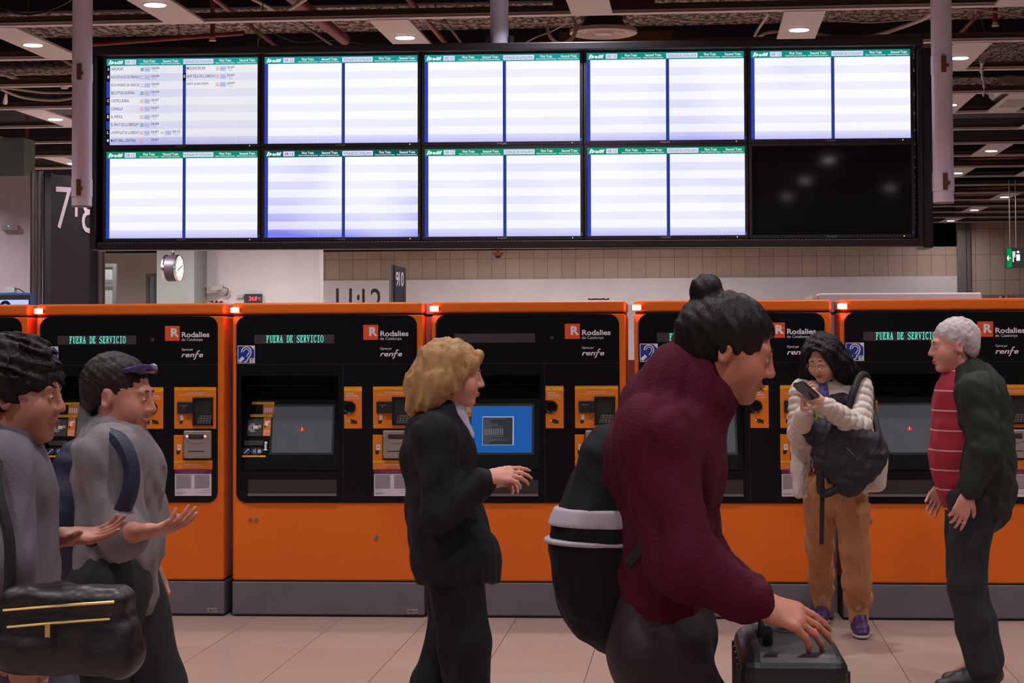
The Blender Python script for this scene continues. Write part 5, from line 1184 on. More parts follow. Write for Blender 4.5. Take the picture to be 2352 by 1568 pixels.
    K.F += band*mask; K.wrinkle(.0015, 75, 21)
    mj = mat('cream quilted nylon', srgb(202, 188, 178), .5, 0, .4, bump=.25, bscale=70); K.mesh('jacket', mj, root, 1)
    # shoes
    for q, toe in (('R', fR), ('L', fL)):
        an = jt['an'+q]; heel = Vector((an.x-.0, an.y+.055, 0)); toe_ = Vector((toe.x-(.0 if q == 'L' else .01), toe.y+.0, 0))
        S1 = Vol(*bounds([heel, toe_, heel+Vector((0, 0, .14))], .07), .005); S1.lo[2] = max(S1.lo[2], -.002); shoe(S1, heel, toe_); so = S1.mesh('shoe', mat('violet trainer', srgb(64, 34, 92), .4, bump=.3, bscale=120), root)
        S2 = Vol(*bounds([heel, toe_, heel+Vector((0, 0, .05))], .07), .005); shoe(S2, heel, toe_, sole=True); S2.mesh('sole', mat('pale trainer sole', srgb(176, 164, 168), .5), so)
    # phone
    g = G().rr(-.035, .035, -.068, .068, -.0045, .0045, .011, 5)
    o = tag(g.obj('mobile_phone', mat('black phone shell', (.012, .012, .014), .25)), 'black mobile phone held by the person in the cream jacket', 'mobile phone')
    o.location = ph; xa_ = Vector((.60, .45, -.52)).normalized(); yn = (-nrm-xa_*(-nrm).dot(xa_)).normalized(); za_ = xa_.cross(yn); o.matrix_world = Matrix.Translation(ph) @ Matrix((za_, yn, -xa_)).transposed().to_4x4()
    G().rr(-.032, .032, -.065, .065, .0046, .0050, .009, 4).obj('phone_glass', mat('phone glass', (.02, .022, .03), .08), o); G().rr(.006, .031, .044, .069, -.0066, -.0046, .006, 4).obj('phone_lenses', mat('phone lens plate', (.03, .03, .035), .2), o)
    # backpack worn on the front
    bp = thing('backpack', 'dark grey backpack hanging in front of the person in the cream jacket', 'backpack', (0, 0, 0))
    c = J(1938, 1030, -.22); Rb = rot(0, .1, 0) @ Matrix.Rotation(.72, 3, 'Y'); lo, hi = bounds([J(1825, 940), J(2045, 1140)], .13); lo[1] -= .22
    K = Vol(lo, hi, .0055)
    pts = [J(1858, 978, -.19), J(1918, 985, -.24), J(1985, 1010, -.22), J(2012, 1036, -.18)]
    fl = ((0, 1, 0), .62)
    K.chain([J(1850, 975, -.13), J(1900, 1000, -.15), J(1950, 1010, -.16), J(2000, 1026, -.15), J(2022, 1040, -.12)], [.035, .072, .085, .070, .036], .035, flat=fl)
    K.chain([J(1892, 1010, -.15), J(1922, 1060, -.16), J(1945, 1098, -.15), J(1948, 1112, -.14)], [.060, .085, .070, .042], .04, flat=fl); K.chain([J(1948, 1098, -.15), J(1978, 1062, -.16), J(2012, 1044, -.14)], [.060, .085, .048], .04, flat=fl)
    K.chain([J(1842, 964, -.14), J(1862, 978, -.14), J(1884, 990, -.14)], [.028, .042, .045], .02, flat=fl); K.cone(J(1915, 930, -.06), J(1940, 922, -.05), .05, .045, .03)
    K.wrinkle(.006, 38, 31); K.wrinkle(.003, 90, 33); K.mesh('bag_body', mat('charcoal bag fabric', srgb(31, 30, 38), .7, bump=.2, bscale=150), bp, 2)
    ms = mat('black webbing', (.008, .008, .010), .7)
    G().tube(curve([J(1950, 936, -.10), J(1960, 900, -.09), J(1974, 866, -.03), J(1988, 862, .03), J(1999, 890, .05), J(2005, 940, .02), J(2014, 980, -.06), J(2022, 1030, -.13)]), [.019]*57, 8).map(lambda x, y, z: (x, y, z)).obj('shoulder_strap', ms, bp, smooth=True)
    G().tube(curve([J(2007, 950, .0), J(2020, 985, -.06), J(2034, 1034, -.12)]), .007, 8).obj('thin_strap', ms, bp, smooth=True)
    def band(a, b, w1, w2, th, nm, par=bp, m_=ms):
        a = Vector(a); b = Vector(b); g = G(); g.add([a+Vector((-w1, -th, 0)), a+Vector((w1, -th, 0)), b+Vector((w2, -th, 0)), b+Vector((-w2, -th, 0)), a+Vector((-w1, th, 0)), a+Vector((w1, th, 0)), b+Vector((w2, th, 0)), b+Vector((-w2, th, 0))], [(0,1,2,3), (5,4,7,6), (1,0,4,5), (3,2,6,7), (2,1,5,6), (0,3,7,4)]); return g.obj(nm, m_, par, bevel=.002)
    band(J(1889, 1128, -.14), J(1887, 1250, -.13), .012, .011, .002, 'hanging_strap')
    G().tube(curve([J(1888, 1060, -.16), J(1884, 1100, -.17), J(1889, 1132, -.15), J(1912, 1128, -.16), J(1935, 1112, -.17)]), [.020, .021, .022, .020]*8+[.012], 8).obj('side_loop', ms, bp, smooth=True)
    g = G().stroke([(0, .024), (.012, .024), (.018, -.022), (.006, -.026)], .009, -.004, .004)
    o = g.obj('buckle', mat('lime buckle', srgb(176, 208, 20), .4, emit=srgb(120, 150, 10), es=.0), bp); o.location = J(1868, 950, -.235)
    a, b_ = J(1945, 1028, -.222), J(1992, 1078, -.215); G().tube([a, b_], .0016, 6).obj('reflective_seam', mat('reflective seam', srgb(120, 120, 130), .4), bp)
woman()
# ------------------------------------------------------------------ passers-by, standing still in mid-stride
def garment(name, m, parent, pts, fn, h=.0085, mg=.16, it=2, zmin=None):
    lo, hi = bounds(pts, mg)
    if zmin is not None: lo[2] = zmin
    V = Vol(lo, hi, h); fn(V); return V.mesh(name, m, parent, it)
SIDE = ((1, 0, 0), .68)     # flattened across a body that faces left or right: depth is shoulder width
def body_side(V, j, s=1.0, bare=False):
    """a figure seen from the side: shoulders spread along Y"""
    V.chain([j['pelvis'], j['waist'], j['chest']], [.14*s, .125*s, .145*s], .06, flat=((1, 0, 0), .70))
    V.chain([j['chest'], j['neck']], [.11*s, .058*s], .05); V.cone(j['neck'], j['head'], .054*s, .052*s, .02)
    for q in 'NF':
        if 'sh'+q in j: V.cone(j['chest'], j['sh'+q], .08*s, .055*s, .04); V.cone(j['sh'+q], j['el'+q], .05*s, .039*s, .02); V.cone(j['el'+q], j['wr'+q], .039*s, .025*s, .015)
        if 'hip'+q in j: V.cone(j['hip'+q], j['kn'+q], .082*s, .056*s, .03); V.chain([j['kn'+q], j['kn'+q].lerp(j['an'+q], .3), j['an'+q]], [.056*s, .056*s, .034*s], .02)
def foot(V, an, d, s=1.0):
    d = Vector(d).normalized(); V.cone(an, an+d*.13+Vector((0, 0, -.055)), .035*s, .022*s, .02)

def blonde():
    Y = 6.9; J = lambda px, py, dy=0: at(px, py, Y+dy)
    root = thing('person', 'blonde person in black coat and trousers walking right before the blue screen', 'person')
    hc = J(1046, 862); Rm = rot(math.radians(90), .10, 0)
    j = dict(head=hc+Vector((-.01, 0, -.05)), neck=J(1005, 950), chest=J(1008, 1040), waist=J(1018, 1160), pelvis=J(1040, 1270),
             shN=J(1000, 1000, -.17), elN=J(1012, 1175, -.22), wrN=J(1118, 1098, -.20), shF=J(1010, 1000, .17), elF=J(1035, 1165, .20), wrF=J(1110, 1110, .12),
             hipN=J(1040, 1290, -.09), hipF=J(1045, 1290, .09))
    j['anN'] = atz(1075, 1660, .09)+Vector((0, .0, 0)); j['anN'] = Vector((at(1078, 1568, Y).x+.02, Y-.09, .09)); j['knN'] = Vector((at(1075, 1420, Y).x, Y-.09, .50))
    j['anF'] = Vector((at(955, 1568, Y).x, Y+.09, .16)); j['knF'] = Vector((at(1035, 1440, Y).x, Y+.09, .50))
    lo, hi = bounds([*j.values(), hc], .18); lo[2] = .0
    V = Vol(lo, hi, .0055); body_side(V, j, .9); P = head(V, hc, Rm, .93)
    hand(V, j['wrN'], (.95, 0, .18), (0, .6, -.7), 1, (.3, .4, .5, .6), .3, .95); hand(V, j['wrF'], (.95, -.1, .2), (0, -.6, -.7), -1, (.4, .5, .6, .7), .3, .95)
    for q in 'NF': foot(V, j['an'+q], (1, 0, 0 if q == 'N' else -.3))
    V.mesh('body', SKIN('fair', srgb(206, 140, 124)), root); eyes(P, Rm, root, .93)
    RL = [[Rm[i][k] for k in range(3)] for i in range(3)]
    def hair(H):
        H.ell(P(0, .026, .044), (.088, .106, .092), .01, 'u', RL); H.chain([P(0, .07, .03), P(0, .10, -.05), P(0, .125, -.13)], [.085, .085, .055], .03, flat=((1, 0, 0), .95))
        for q in (-1, 1): H.chain([P(q*.05, .01, .05), P(q*.075, .04, -.03), P(q*.07, .08, -.11)], [.05, .045, .04], .03); H.chain([P(q*.01, -.082, .085), P(q*.05, -.062, .05), P(q*.076, -.025, .0), P(q*.078, .0, -.05)], [.018, .022, .022, .02], .015)
        H.ell(P(0, -.11, -.012), (.056, .062, .074), .012, 's', RL); H.wrinkle(.004, 130, 5, (1, 1, .5))
    garment('hair', hairmat('ash blonde', srgb(168, 128, 84)), root, [hc], hair, .005, .24, 1)
    mc = mat('black wool coat', (.010, .010, .013), .75, 0, .2, bump=.3, bscale=180)
    def coat(K):
        K.chain([J(1058, 1310), j['pelvis'], j['waist'], j['chest']], [.185, .180, .155, .160], .06, flat=((1, 0, 0), .76)); K.cone(j['chest'], j['neck']+Vector((0, 0, .0)), .125, .078, .05)
        K.box(J(1062, 1332)-Vector((0, 0, .16)), (.45, .40, .16), .01, .01, 's')
        K.chain([j['neck']+Vector((.03, -.06, .02)), j['neck']+Vector((.075, -.03, -.10))], [.024, .022], .02)
        for q in 'NF': K.cone(j['chest'], j['sh'+q], .10, .080, .05); K.chain([j['sh'+q], j['el'+q], j['el'+q].lerp(j['wr'+q], .9)], [.078, .066, .050], .03)
        K.wrinkle(.0032, 32, 41); K.wrinkle(.0045, 62, 42, (1, 1, .45))
    ct = garment('coat', mc, root, [j[k] for k in ('shN', 'shF', 'elN', 'elF', 'wrN', 'wrF', 'neck', 'pelvis')]+[J(1060, 1340)], coat, .0075, .2)
    garment('shirt_collar', mat('white shirt collar', srgb(176, 172, 196), .6), root, [j['neck']], lambda K: K.chain([j['neck']+Vector((-.03, 0, .045)), j['neck']+Vector((.045, 0, .01)), j['neck']+Vector((.105, 0, -.075))], [.060, .050, .028], .03), .006, .15)
    def trs(T):
        T.cone(J(1045, 1240), J(1045, 1290), .13, .14, .04, flat=((1, 0, 0), .8))
        for q in 'NF': T.chain([j['hip'+q], j['kn'+q], j['kn'+q].lerp(j['an'+q], .5), j['an'+q]+Vector((0, 0, .02))], [.105, .085, .082, .076], .03)
        T.wrinkle(.006, 36, 43, (1, 1, .3))
    garment('trousers', mat('black trousers', (.008, .008, .010), .7, 0, .2), root, [j[k] for k in ('hipN', 'hipF', 'knN', 'knF', 'anN', 'anF')], trs, .0085, .16)
    for q in 'NF':
        a = j['an'+q]; z0 = 0 if q == 'N' else .06
        garment('shoe', mat('black leather shoe', (.010, .009, .010), .35), root, [a, a+Vector((.2, 0, -.09))], lambda S: shoe(S, Vector((a.x-.06, a.y, z0)), Vector((a.x+.2, a.y, z0)), 1), .007, .1)
blonde()

def maroon():
    Y = 4.35; J = lambda px, py, dy=0: at(px, py, Y+dy)
    root = thing('person', 'dark-haired person in maroon hooded sweater striding right, nearest of the walkers', 'person')
    hc = J(1680, 806); Rm = rot(math.radians(86), .30, 0)
    j = dict(head=hc+Vector((-.02, 0, -.05)), neck=J(1585, 915), chest=J(1525, 1060), waist=J(1512, 1260), pelvis=J(1515, 1450),
             shN=J(1500, 1010, -.19), elN=J(1565, 1290, -.24), wrN=J(1740, 1392, -.22), shF=J(1535, 1010, .19), elF=J(1600, 1290, .22), wrF=J(1740, 1380, .16))
    hp = j['pelvis']
    j['hipN'] = hp+Vector((.0, -.09, -.03)); j['hipF'] = hp+Vector((.0, .09, -.03)); j['knN'] = Vector((hp.x+.16, Y-.09, .47)); j['knF'] = Vector((hp.x-.02, Y+.09, .46)); j['anN'] = Vector((hp.x+.22, Y-.09, .09)); j['anF'] = Vector((hp.x-.33, Y+.09, .17))
    lo, hi = bounds([*j.values(), hc], .19); lo[2] = .0
    V = Vol(lo, hi, .0055); body_side(V, j, 1.0); P = head(V, hc, Rm, .93)
    hand(V, j['wrN'], (.93, .05, -.28), (0, .5, -.8), 1, (.25, .3, .4, .5), .3, 1.05); hand(V, j['wrF'], (.93, -.05, -.25), (0, -.5, -.8), -1, (.3, .4, .5, .6), .3, 1.05)
    for q in 'NF': foot(V, j['an'+q], (1, 0, 0 if q == 'N' else -.3))
    V.mesh('body', SKIN('tanned', srgb(178, 112, 90)), root); eyes(P, Rm, root, .93)
    RL = [[Rm[i][k] for k in range(3)] for i in range(3)]
    def hair(H):
        H.ell(P(0, .024, .044), (.084, .104, .090), .01, 'u', RL); H.chain([P(0, .07, .02), P(0, .09, -.05)], [.07, .05], .03)
        H.ell(P(0, .098, .122), (.038, .040, .038), .006); H.ell(P(0, -.108, -.018), (.066, .062, .080), .012, 's', RL); H.wrinkle(.003, 130, 7, (1, 1, .5))
    garment('hair', hairmat('dark brown bun', (.010, .007, .007)), root, [hc+Vector((0, 0, .06))], hair, .005, .2, 1)
    mc = mat('maroon fleece', srgb(74, 14, 36), .8, 0, .15, bump=.35, bscale=140)
    def top(K):
        K.chain([j['pelvis'], j['waist'], j['chest']], [.165, .155, .165], .05, flat=((1, 0, 0), .68)); K.cone(j['chest'], j['neck'], .14, .085, .06)
        K.chain([j['neck']+Vector((-.09, 0, .0)), j['neck']+Vector((-.03, 0, .03)), j['neck']+Vector((.03, 0, .0))], [.058, .082, .075], .04)     # gathered hood
        for q in 'NF': K.cone(j['chest'], j['sh'+q], .11, .088, .05); K.chain([j['sh'+q], j['el'+q], j['el'+q].lerp(j['wr'+q], .85)], [.086, .074, .054], .03)
        K.wrinkle(.0032, 30, 51); K.wrinkle(.0045, 62, 52, (1, 1, .45))
    garment('hooded_sweater', mc, root, [j[k] for k in ('shN', 'shF', 'elN', 'elF', 'wrN', 'wrF', 'neck', 'pelvis')], top, .0075, .21)
    def trs(T):
        T.cone(j['pelvis']+Vector((0, 0, .04)), j['pelvis'], .145, .15, .04, flat=((1, 0, 0), .8))
        for q in 'NF': T.chain([j['hip'+q], j['kn'+q], j['kn'+q].lerp(j['an'+q], .5), j['an'+q]+Vector((0, 0, .03))], [.112, .082, .072, .06], .03)
        T.wrinkle(.006, 36, 53, (1, 1, .3))
    garment('trousers', mat('wine dark leggings', srgb(34, 12, 22), .7), root, [j[k] for k in ('pelvis', 'knN', 'knF', 'anN', 'anF')], trs, .0085, .17)
    for q in 'NF':
        a = j['an'+q]; z0 = 0 if q == 'N' else .07
        garment('shoe', mat('dark trainer', (.015, .013, .018), .5), root, [a, a+Vector((.2, 0, -.09))], lambda S: shoe(S, Vector((a.x-.06, a.y, z0)), Vector((a.x+.21, a.y, z0)), 1.05), .007, .1)
    # rucksack on the back
    bp = thing('backpack', 'black backpack with pale band on the back of the maroon-clad walker', 'backpack')
    BP = [J(1425, 1080, .02), J(1405, 1250, .02), J(1420, 1385, .02)]; BQ = [J(1362, 1250, .02), J(1370, 1350, .02)]
    garment('bag_body', mat('black bag nylon', (.006, .006, .008), .75, 0, .2, bump=.2, bscale=120), bp, BP+BQ, lambda K: (K.chain(BP, [.105, .122, .112], .06), K.chain(BQ, [.08, .09], .05), K.wrinkle(.004, 40, 61)), .008, .2)
    def bnd(z, hz): return lambda K: (K.chain(BP, [.115, .132, .122], .06), K.chain(BQ, [.09, .10], .05), K.box(Vector((BP[0].x, Y, at(1400, z, Y).z)), (.5, .5, hz), .003, .001, 'i'))
    garment('pale_band', mat('pale grey trim', srgb(168, 158, 170), .6), bp, BP+BQ, bnd(1184, .020), .006, .2, 1)
    garment('thin_piping', MATS['pale grey trim'], bp, BP+BQ, bnd(1240, .006), .005, .2, 1)
    G().tube(curve([J(1440, 1040, -.12), J(1480, 985, -.17), J(1545, 985, -.22), J(1575, 1080, -.23), J(1520, 1200, -.20), J(1450, 1290, -.14)]), .016, 8).obj('bag_strap', mat('black webbing', (.008, .008, .010), .7), bp, smooth=True)
    # big case pushed ahead
    a = J(1735, 1560, -.19); x0 = J(1700, 1500, -.19).x; x1 = J(1945, 1500, -.19).x; zt = J(1800, 1492, -.19).z
    t = thing('suitcase', 'large black upright suitcase pushed by the maroon-clad walker, cut by the bottom edge', 'suitcase', ((x0+x1)/2, Y-.02, 0)); W_ = x1-x0
    G().box(-W_/2, W_/2, -.24, .24, .07, zt).obj('case_shell', mat('black suitcase shell', (.010, .010, .012), .4), t, bevel=.04, seg=5)
    g = G(); [g.box(-W_/2-.004, W_/2+.004, -.2+.08*q, -.18+.08*q, .1, zt-.04) for q in range(6)]; g.obj('case_ribs', MATS['black suitcase shell'], t)
    G().tube([(-.05, -.1, zt-.01), (-.05, -.1, zt+.03), (-.05, .1, zt+.03), (-.05, .1, zt-.01)], .011, 8).obj('case_handle', M_DARKCABLE, t, smooth=True)
    for sx in (-1, 1):
        for sy in (-1, 1): G().cyl((sx*(W_/2-.05)-.012, sy*.19, .03), (sx*(W_/2-.05)+.012, sy*.19, .03), .03, 18).box(sx*(W_/2-.05)-.016, sx*(W_/2-.05)+.016, sy*.19-.012, sy*.19+.012, .035, .072).obj('case_wheel', M_DARKCABLE, t, smooth=40)
maroon()

def left_man():
    Y = 4.75; J = lambda px, py, dy=0: at(px-34, py, Y+dy)
    root = thing('person', 'person with dark curly hair and grey shirt at the left edge, walking right', 'person')
    hc = J(84, 908); Rm = rot(math.radians(88), .06, 0)
    j = dict(head=hc+Vector((-.02, 0, -.05)), neck=J(42, 1010), chest=J(34, 1120), waist=J(40, 1270), pelvis=J(48, 1400),
             shN=J(30, 1075, -.19), elN=J(50, 1290, -.24), wrN=J(70, 1470, -.22), shF=J(60, 1075, .19), elF=J(75, 1262, .22), wrF=J(178, 1232, .14))
    hp = j['pelvis']; j['hipN'] = hp+Vector((0, -.09, -.02)); j['hipF'] = hp+Vector((0, .09, -.02)); j['knN'] = Vector((hp.x-.02, Y-.09, .46)); j['knF'] = Vector((hp.x+.12, Y+.09, .47)); j['anN'] = Vector((hp.x-.30, Y-.09, .17)); j['anF'] = Vector((hp.x+.2, Y+.09, .09))
    lo, hi = bounds([*j.values(), hc], .19); lo[2] = .0
    V = Vol(lo, hi, .0055); body_side(V, j, 1.0); P = head(V, hc, Rm, 1.0, True, False)
    hand(V, j['wrN'], (.25, .1, -.95), (.1, .9, 0), -1, (.5, .6, .7, .8), .3, 1.05); hand(V, j['wrF'], (.95, -.1, .05), (0, -.3, .9), 1, (.2, .25, .3, .35), .2, 1.05)
    for q in 'NF': foot(V, j['an'+q], (1, 0, 0 if q == 'F' else -.3))
    V.mesh('body', SKIN('brown', srgb(170, 112, 92)), root); eyes(P, Rm, root, 1.0)
    RL = [[Rm[i][k] for k in range(3)] for i in range(3)]
    def hair(H):
        H.ell(P(0, .03, .052), (.100, .122, .100), .01, 'u', RL); H.chain([P(0, .08, .02), P(0, .10, -.05)], [.085, .06], .03); H.ell(P(0, -.110, -.026), (.075, .066, .084), .012, 's', RL); H.wrinkle(.010, 95, 9)
    garment('hair', hairmat('black curly', (.007, .005, .005)), root, [hc], hair, .0055, .22, 1)
    mc = mat('grey melange shirt', srgb(104, 98, 108), .8, 0, .2, bump=.2, bscale=160)
    def top(K):
        K.chain([j['pelvis']+Vector((0, 0, .04)), j['waist'], j['chest']], [.165, .155, .165], .06, flat=((1, 0, 0), .76)); K.cone(j['chest'], j['neck'], .13, .070, .05)
        K.cone(j['chest'], j['shN'], .105, .085, .05); K.cone(j['chest'], j['shF'], .105, .085, .05); K.chain([j['shN'], j['elN'], j['elN'].lerp(j['wrN'], .35)], [.082, .066, .060], .03); K.chain([j['shF'], j['elF'], j['elF'].lerp(j['wrF'], .3)], [.082, .066, .060], .03)
        K.wrinkle(.0032, 30, 71); K.wrinkle(.0045, 62, 72, (1, 1, .45))
    garment('shirt', mc, root, [j[k] for k in ('shN', 'shF', 'elN', 'elF', 'wrN', 'wrF', 'neck', 'pelvis')], top, .0075, .2)
    def trs(T):
        T.cone(j['pelvis']+Vector((0, 0, .04)), j['pelvis'], .14, .15, .04, flat=((1, 0, 0), .8))
        for q in 'NF': T.chain([j['hip'+q], j['kn'+q], j['kn'+q].lerp(j['an'+q], .5), j['an'+q]+Vector((0, 0, .03))], [.112, .085, .08, .07], .03)
        T.wrinkle(.006, 36, 73, (1, 1, .3))
    garment('trousers', mat('grey blue jeans', srgb(70, 68, 84), .75), root, [j[k] for k in ('pelvis', 'knN', 'knF', 'anN', 'anF')], trs, .0085, .17)
    for q in 'NF':
        a = j['an'+q]; z0 = 0 if q == 'F' else .07
        garment('shoe', mat('dark trainer', (.015, .013, .018), .5), root, [a, a+Vector((.2, 0, -.09))], lambda S: shoe(S, Vector((a.x-.06, a.y, z0)), Vector((a.x+.21, a.y, z0)), 1.05), .007, .1)
    # shoulder bag with gilt zips
    c = J(190, 1440, -.32); t = thing('shoulder_bag', 'black shoulder bag with gold zips carried at the left edge', 'bag')
    garment('bag_body', mat('black bag leather', (.010, .009, .010), .4, bump=.15, bscale=60), t, [c], lambda K: (K.box(c, (.155, .06, .098), .035, .02), K.cone(c+Vector((-.12, 0, -.04)), c+Vector((.12, 0, -.05)), .06, .06, .04), K.wrinkle(.004, 45, 75)), .006, .2)
    gold = mat('gilt zip', (.75, .52, .22), .25, 1)
    for q, (dz, w_) in enumerate(((.060, .13), (.022, .12))): G().tube(curve([c+Vector((-w_, -.070, dz-.012)), c+Vector((0, -.078, dz)), c+Vector((w_, -.070, dz+.008))]), .0035, 8).obj('gilt_zip', gold, t, smooth=True)
    G().box(-.006, .006, -.004, .004, -.03, 0).obj('zip_puller', gold, t, loc=c+Vector((-.02, -.085, .02)))
    G().tube(curve([c+Vector((-.14, 0, .07)), J(55, 1240, -.33), J(28, 1120, -.31), J(28, 1045, -.24), J(36, 1012, -.12), J(40, 1010, .1)]), .014, 8).obj('bag_strap', mat('black webbing', (.008, .008, .010), .7), t, smooth=True)
left_man()

def second_man():
    Y = 5.55; J = lambda px, py, dy=0: at(px+18, py, Y+dy)
    root = thing('person', 'short-haired person in pale sweatshirt and black shorts, second from the left', 'person')
    hc = J(258, 912); Rm = rot(math.radians(84), .10, 0)
    j = dict(head=hc+Vector((-.01, 0, -.05)), neck=J(238, 1004), chest=J(250, 1085), waist=J(252, 1210), pelvis=J(245, 1330),
             shN=J(235, 1050, -.18), elN=J(262, 1222, -.24), wrN=J(210, 1232, -.30), shF=J(270, 1050, .18), elF=J(310, 1190, .22), wrF=J(322, 1290, .2))
    j['wrN'] = J(300, 1222, -.36); hp = j['pelvis']
    j['hipN'] = hp+Vector((0, -.09, -.02)); j['hipF'] = hp+Vector((0, .09, -.02)); j['knN'] = Vector((hp.x-.06, Y-.09, .48)); j['knF'] = Vector((hp.x+.11, Y+.09, .49)); j['anN'] = Vector((hp.x-.34, Y-.09, .17)); j['anF'] = Vector((hp.x+.18, Y+.09, .09))
    lo, hi = bounds([*j.values(), hc], .19); lo[2] = .0
    V = Vol(lo, hi, .0055); body_side(V, j, 1.0); P = head(V, hc, Rm, .98, True, False)
    hand(V, j['wrN'], (.9, -.15, .12), (0, .2, .9), -1, (.3, .35, .4, .45), .3, 1.0); hand(V, j['wrF'], (.3, 0, -.95), (.2, -.8, 0), 1, (.4, .5, .6, .7), .3, 1.0)
    for q in 'NF': foot(V, j['an'+q], (1, 0, 0 if q == 'F' else -.3))
    V.mesh('body', SKIN('ruddy', srgb(186, 124, 106)), root); eyes(P, Rm, root, .98)
    RL = [[Rm[i][k] for k in range(3)] for i in range(3)]
    def hair(H):
        H.ell(P(0, .024, .046), (.080, .100, .086), .01, 'u', RL); H.ell(P(0, .07, .0), (.065, .045, .07), .03, 'u', RL); H.ell(P(0, -.105, -.02), (.072, .066, .078), .012, 's', RL); H.ell(P(0, .0, -.075), (.10, .07, .06), .02, 's', RL); H.wrinkle(.002, 160, 13)
    garment('hair', hairmat('short brown', (.020, .013, .012)), root, [hc], hair, .005, .2, 1)
    t = tag(G().tube([P(-.075, -.03, .085), P(-.05, -.075, .092), P(0, -.088, .095), P(.05, -.075, .092), P(.075, -.03, .085)], [.003, .016, .010, .016, .003], 8).obj('sunglasses', mat('violet sunglasses', srgb(60, 46, 90), .15), smooth=True), 'violet sunglasses pushed up on the short-haired head, second from the left', 'sunglasses')
    mc = mat('pale grey sweatshirt', srgb(124, 116, 120), .8, 0, .2, bump=.2, bscale=160)
    def top(K):
        K.chain([j['pelvis']+Vector((0, 0, .0)), j['waist'], j['chest']], [.170, .155, .165], .06, flat=((1, 0, 0), .72)); K.cone(j['chest'], j['neck'], .13, .075, .05)
        K.cone(j['chest'], j['shN'], .11, .092, .05); K.cone(j['chest'], j['shF'], .11, .09, .05); K.chain([j['shN'], j['elN'], j['elN'].lerp(j['wrN'], .3)], [.088, .072, .064], .03); K.chain([j['shF'], j['elF'], j['elF'].lerp(j['wrF'], .8)], [.088, .072, .050], .03)
        K.wrinkle(.0032, 30, 81); K.wrinkle(.0045, 62, 82, (1, 1, .45))
    garment('sweatshirt', mc, root, [j[k] for k in ('shN', 'shF', 'elN', 'elF', 'wrN', 'wrF', 'neck', 'pelvis')], top, .0075, .21)
    def sh(T):
        T.cone(j['pelvis']+Vector((0, 0, .04)), j['pelvis'], .15, .155, .04, flat=((1, 0, 0), .8))
        for q in 'NF': T.cone(j['hip'+q], j['hip'+q].lerp(j['kn'+q], .85), .118, .098, .03)
        T.wrinkle(.006, 36, 83, (1, 1, .3))
    garment('shorts', mat('black shorts', (.009, .009, .011), .75), root, [j[k] for k in ('pelvis', 'knN', 'knF')], sh, .0085, .18)
    for q in 'NF':
        a = j['an'+q]; z0 = 0 if q == 'F' else .07
        garment('shoe', mat('dark trainer', (.015, .013, .018), .5), root, [a, a+Vector((.2, 0, -.09))], lambda S: shoe(S, Vector((a.x-.06, a.y, z0)), Vector((a.x+.21, a.y, z0)), 1.05), .007, .1)
    bp = thing('backpack', 'navy backpack on the back of the short-haired person', 'backpack')
    garment('bag_body', mat('navy bag nylon', srgb(24, 28, 58), .6, bump=.2, bscale=120), bp, [J(175, 1060), J(170, 1270)], lambda K: (K.chain([J(178, 1075), J(165, 1180), J(175, 1275)], [.09, .115, .105], .05), K.wrinkle(.005, 40, 85)), .008, .18)
    G().tube(curve([J(180, 1050, -.10), J(215, 1002, -.17), J(262, 1018, -.275), J(285, 1090, -.30), J(262, 1170, -.285), J(190, 1240, -.16)]), .024, 8).obj('bag_strap', MATS['navy bag nylon'], bp, smooth=True)
second_man()

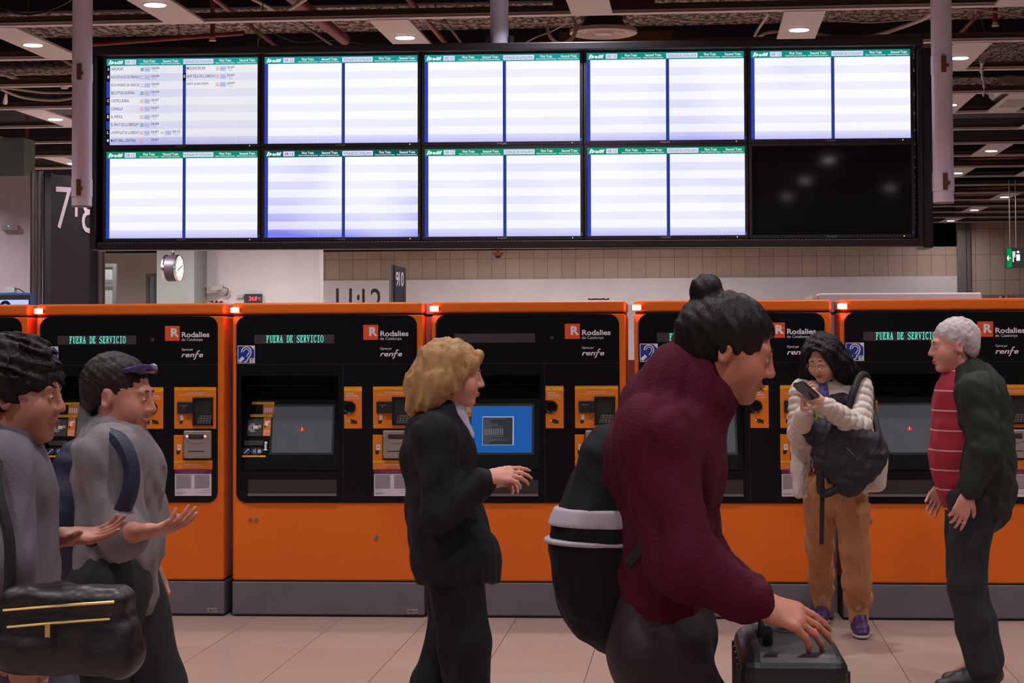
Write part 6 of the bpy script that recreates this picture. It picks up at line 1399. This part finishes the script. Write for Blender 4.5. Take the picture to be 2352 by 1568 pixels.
def right_man():
    Y = 8.85; J = lambda px, py, dy=0: at(px, py, Y+dy)
    root = thing('person', 'white-haired person in red shirt and dark green jacket walking left', 'person')
    hc = J(2188, 795); Rm = rot(math.radians(-84), .08, 0)
    j = dict(head=hc+Vector((.01, 0, -.05)), neck=J(2218, 868), chest=J(2222, 925), waist=J(2222, 1040), pelvis=J(2228, 1135),
             shN=J(2245, 905, -.18), elN=J(2262, 1030, -.24), wrN=J(2222, 1135, -.26), shF=J(2205, 905, .18), elF=J(2190, 1030, .22), wrF=J(2168, 1110, .2))
    hp = j['pelvis']; fN = atz(2150, 1562, 0)
    j['hipN'] = hp+Vector((0, -.09, -.02)); j['hipF'] = hp+Vector((0, .09, -.02)); j['anN'] = Vector((J(2246, 1500).x, Y-.12, .10)); j['knN'] = Vector((J(2212, 1340).x, Y-.10, .47))
    j['anF'] = Vector((J(2275, 1500).x, Y+.05, .12)); j['knF'] = Vector((J(2225, 1340).x, Y+.07, .47))
    lo, hi = bounds([*j.values(), hc], .19); lo[2] = .0
    V = Vol(lo, hi, .0055); body_side(V, j, .97); P = head(V, hc, Rm, .98, True, False)
    hand(V, j['wrN'], (-.35, 0, -.93), (-.1, .9, 0), 1, (.3, .4, .5, .6), .3, 1.0); hand(V, j['wrF'], (-.5, 0, -.85), (-.1, -.9, 0), -1, (.3, .4, .5, .6), .3, 1.0)
    for q in 'NF': foot(V, j['an'+q], (-1, 0, 0))
    V.mesh('body', SKIN('pink', srgb(206, 142, 128)), root); eyes(P, Rm, root, .98, brow=(.3, .28, .28))
    RL = [[Rm[i][k] for k in range(3)] for i in range(3)]
    def hair(H):
        H.ell(P(0, .026, .046), (.082, .102, .086), .01, 'u', RL); H.ell(P(0, .07, .0), (.068, .05, .07), .03, 'u', RL); H.ell(P(0, -.105, -.02), (.072, .070, .082), .012, 's', RL); H.ell(P(0, .0, -.075), (.10, .07, .06), .02, 's', RL); H.wrinkle(.003, 140, 15)
    garment('hair', hairmat('white', srgb(200, 186, 190)), root, [hc], hair, .005, .2, 1)
    mr = mat('red checked flannel', srgb(150, 24, 44), .8); nt, bb = nodes(mr); tc = nt.nodes.new('ShaderNodeTexCoord'); sp = nt.nodes.new('ShaderNodeSeparateXYZ'); nt.links.new(tc.outputs['Object'], sp.inputs[0])
    ln = math_node(nt, 'LESS_THAN', math_node(nt, 'FRACT', math_node(nt, 'DIVIDE', sp.outputs[2], .088)), .07); mx = nt.nodes.new('ShaderNodeMix'); mx.data_type = 'RGBA'; mx.inputs[6].default_value = (*srgb(150, 24, 44), 1); mx.inputs[7].default_value = (*srgb(206, 150, 160), 1)
    nt.links.new(ln, mx.inputs[0]); nt.links.new(mx.outputs[2], bb.inputs['Base Color'])
    def shirt(K):
        K.chain([j['pelvis']+Vector((-.02, 0, .04)), j['waist']+Vector((-.028, 0, 0)), j['chest']+Vector((-.02, 0, 0))], [.150, .160, .164], .06, flat=((1, 0, 0), .82)); K.cone(j['chest'], j['neck'], .13, .075, .05); K.wrinkle(.005, 40, 91)
    garment('shirt', mr, root, [j[k] for k in ('neck', 'chest', 'pelvis')], shirt, .0075, .22)
    mg_ = mat('dark olive jacket', srgb(40, 44, 38), .7, 0, .2, bump=.2, bscale=120)
    def jk(K):
        K.chain([j['pelvis']+Vector((.045, 0, .0)), j['waist']+Vector((.04, 0, 0)), j['chest']+Vector((.03, 0, 0))], [.185, .190, .185], .06, flat=((1, 0, 0), .84)); K.cone(j['chest']+Vector((.02, 0, 0)), j['neck']+Vector((.015, 0, .0)), .14, .082, .05)
        K.box(j['waist']+Vector((-.31, 0, .02)), (.24, .4, .6), .02, .03, 's')
        for q in 'NF': K.cone(j['chest']+Vector((.02, 0, 0)), j['sh'+q], .11, .092, .05); K.chain([j['sh'+q], j['el'+q], j['el'+q].lerp(j['wr'+q], .88)], [.09, .076, .056], .03)
        K.wrinkle(.0032, 34, 93); K.wrinkle(.0045, 62, 94, (1, 1, .45))
    garment('jacket', mg_, root, [j[k] for k in ('shN', 'shF', 'elN', 'elF', 'wrN', 'wrF', 'neck', 'pelvis')], jk, .0075, .21)
    def trs(T):
        T.cone(j['pelvis']+Vector((0, 0, .04)), j['pelvis'], .13, .14, .04, flat=((1, 0, 0), .8))
        for q in 'NF': T.chain([j['hip'+q], j['kn'+q], j['kn'+q].lerp(j['an'+q], .5), j['an'+q]+Vector((0, 0, .0))], [.105, .080, .076, .072], .03)
        T.wrinkle(.006, 36, 95, (1, 1, .3))
    garment('jeans', mat('dark indigo jeans', srgb(20, 22, 32), .75), root, [j[k] for k in ('pelvis', 'knN', 'knF', 'anN', 'anF')], trs, .0085, .17)
    for q in 'NF':
        a = j['an'+q]
        garment('shoe', mat('black walking shoe' if q == 'N' else 'khaki walking shoe', (.012, .012, .013) if q == 'N' else srgb(60, 52, 46), .5), root, [a, a+Vector((-.2, 0, -.09))], lambda S: shoe(S, Vector((a.x+.06, a.y, 0)), Vector((a.x-.215, a.y, 0)), 1.05), .006, .1)
right_man()
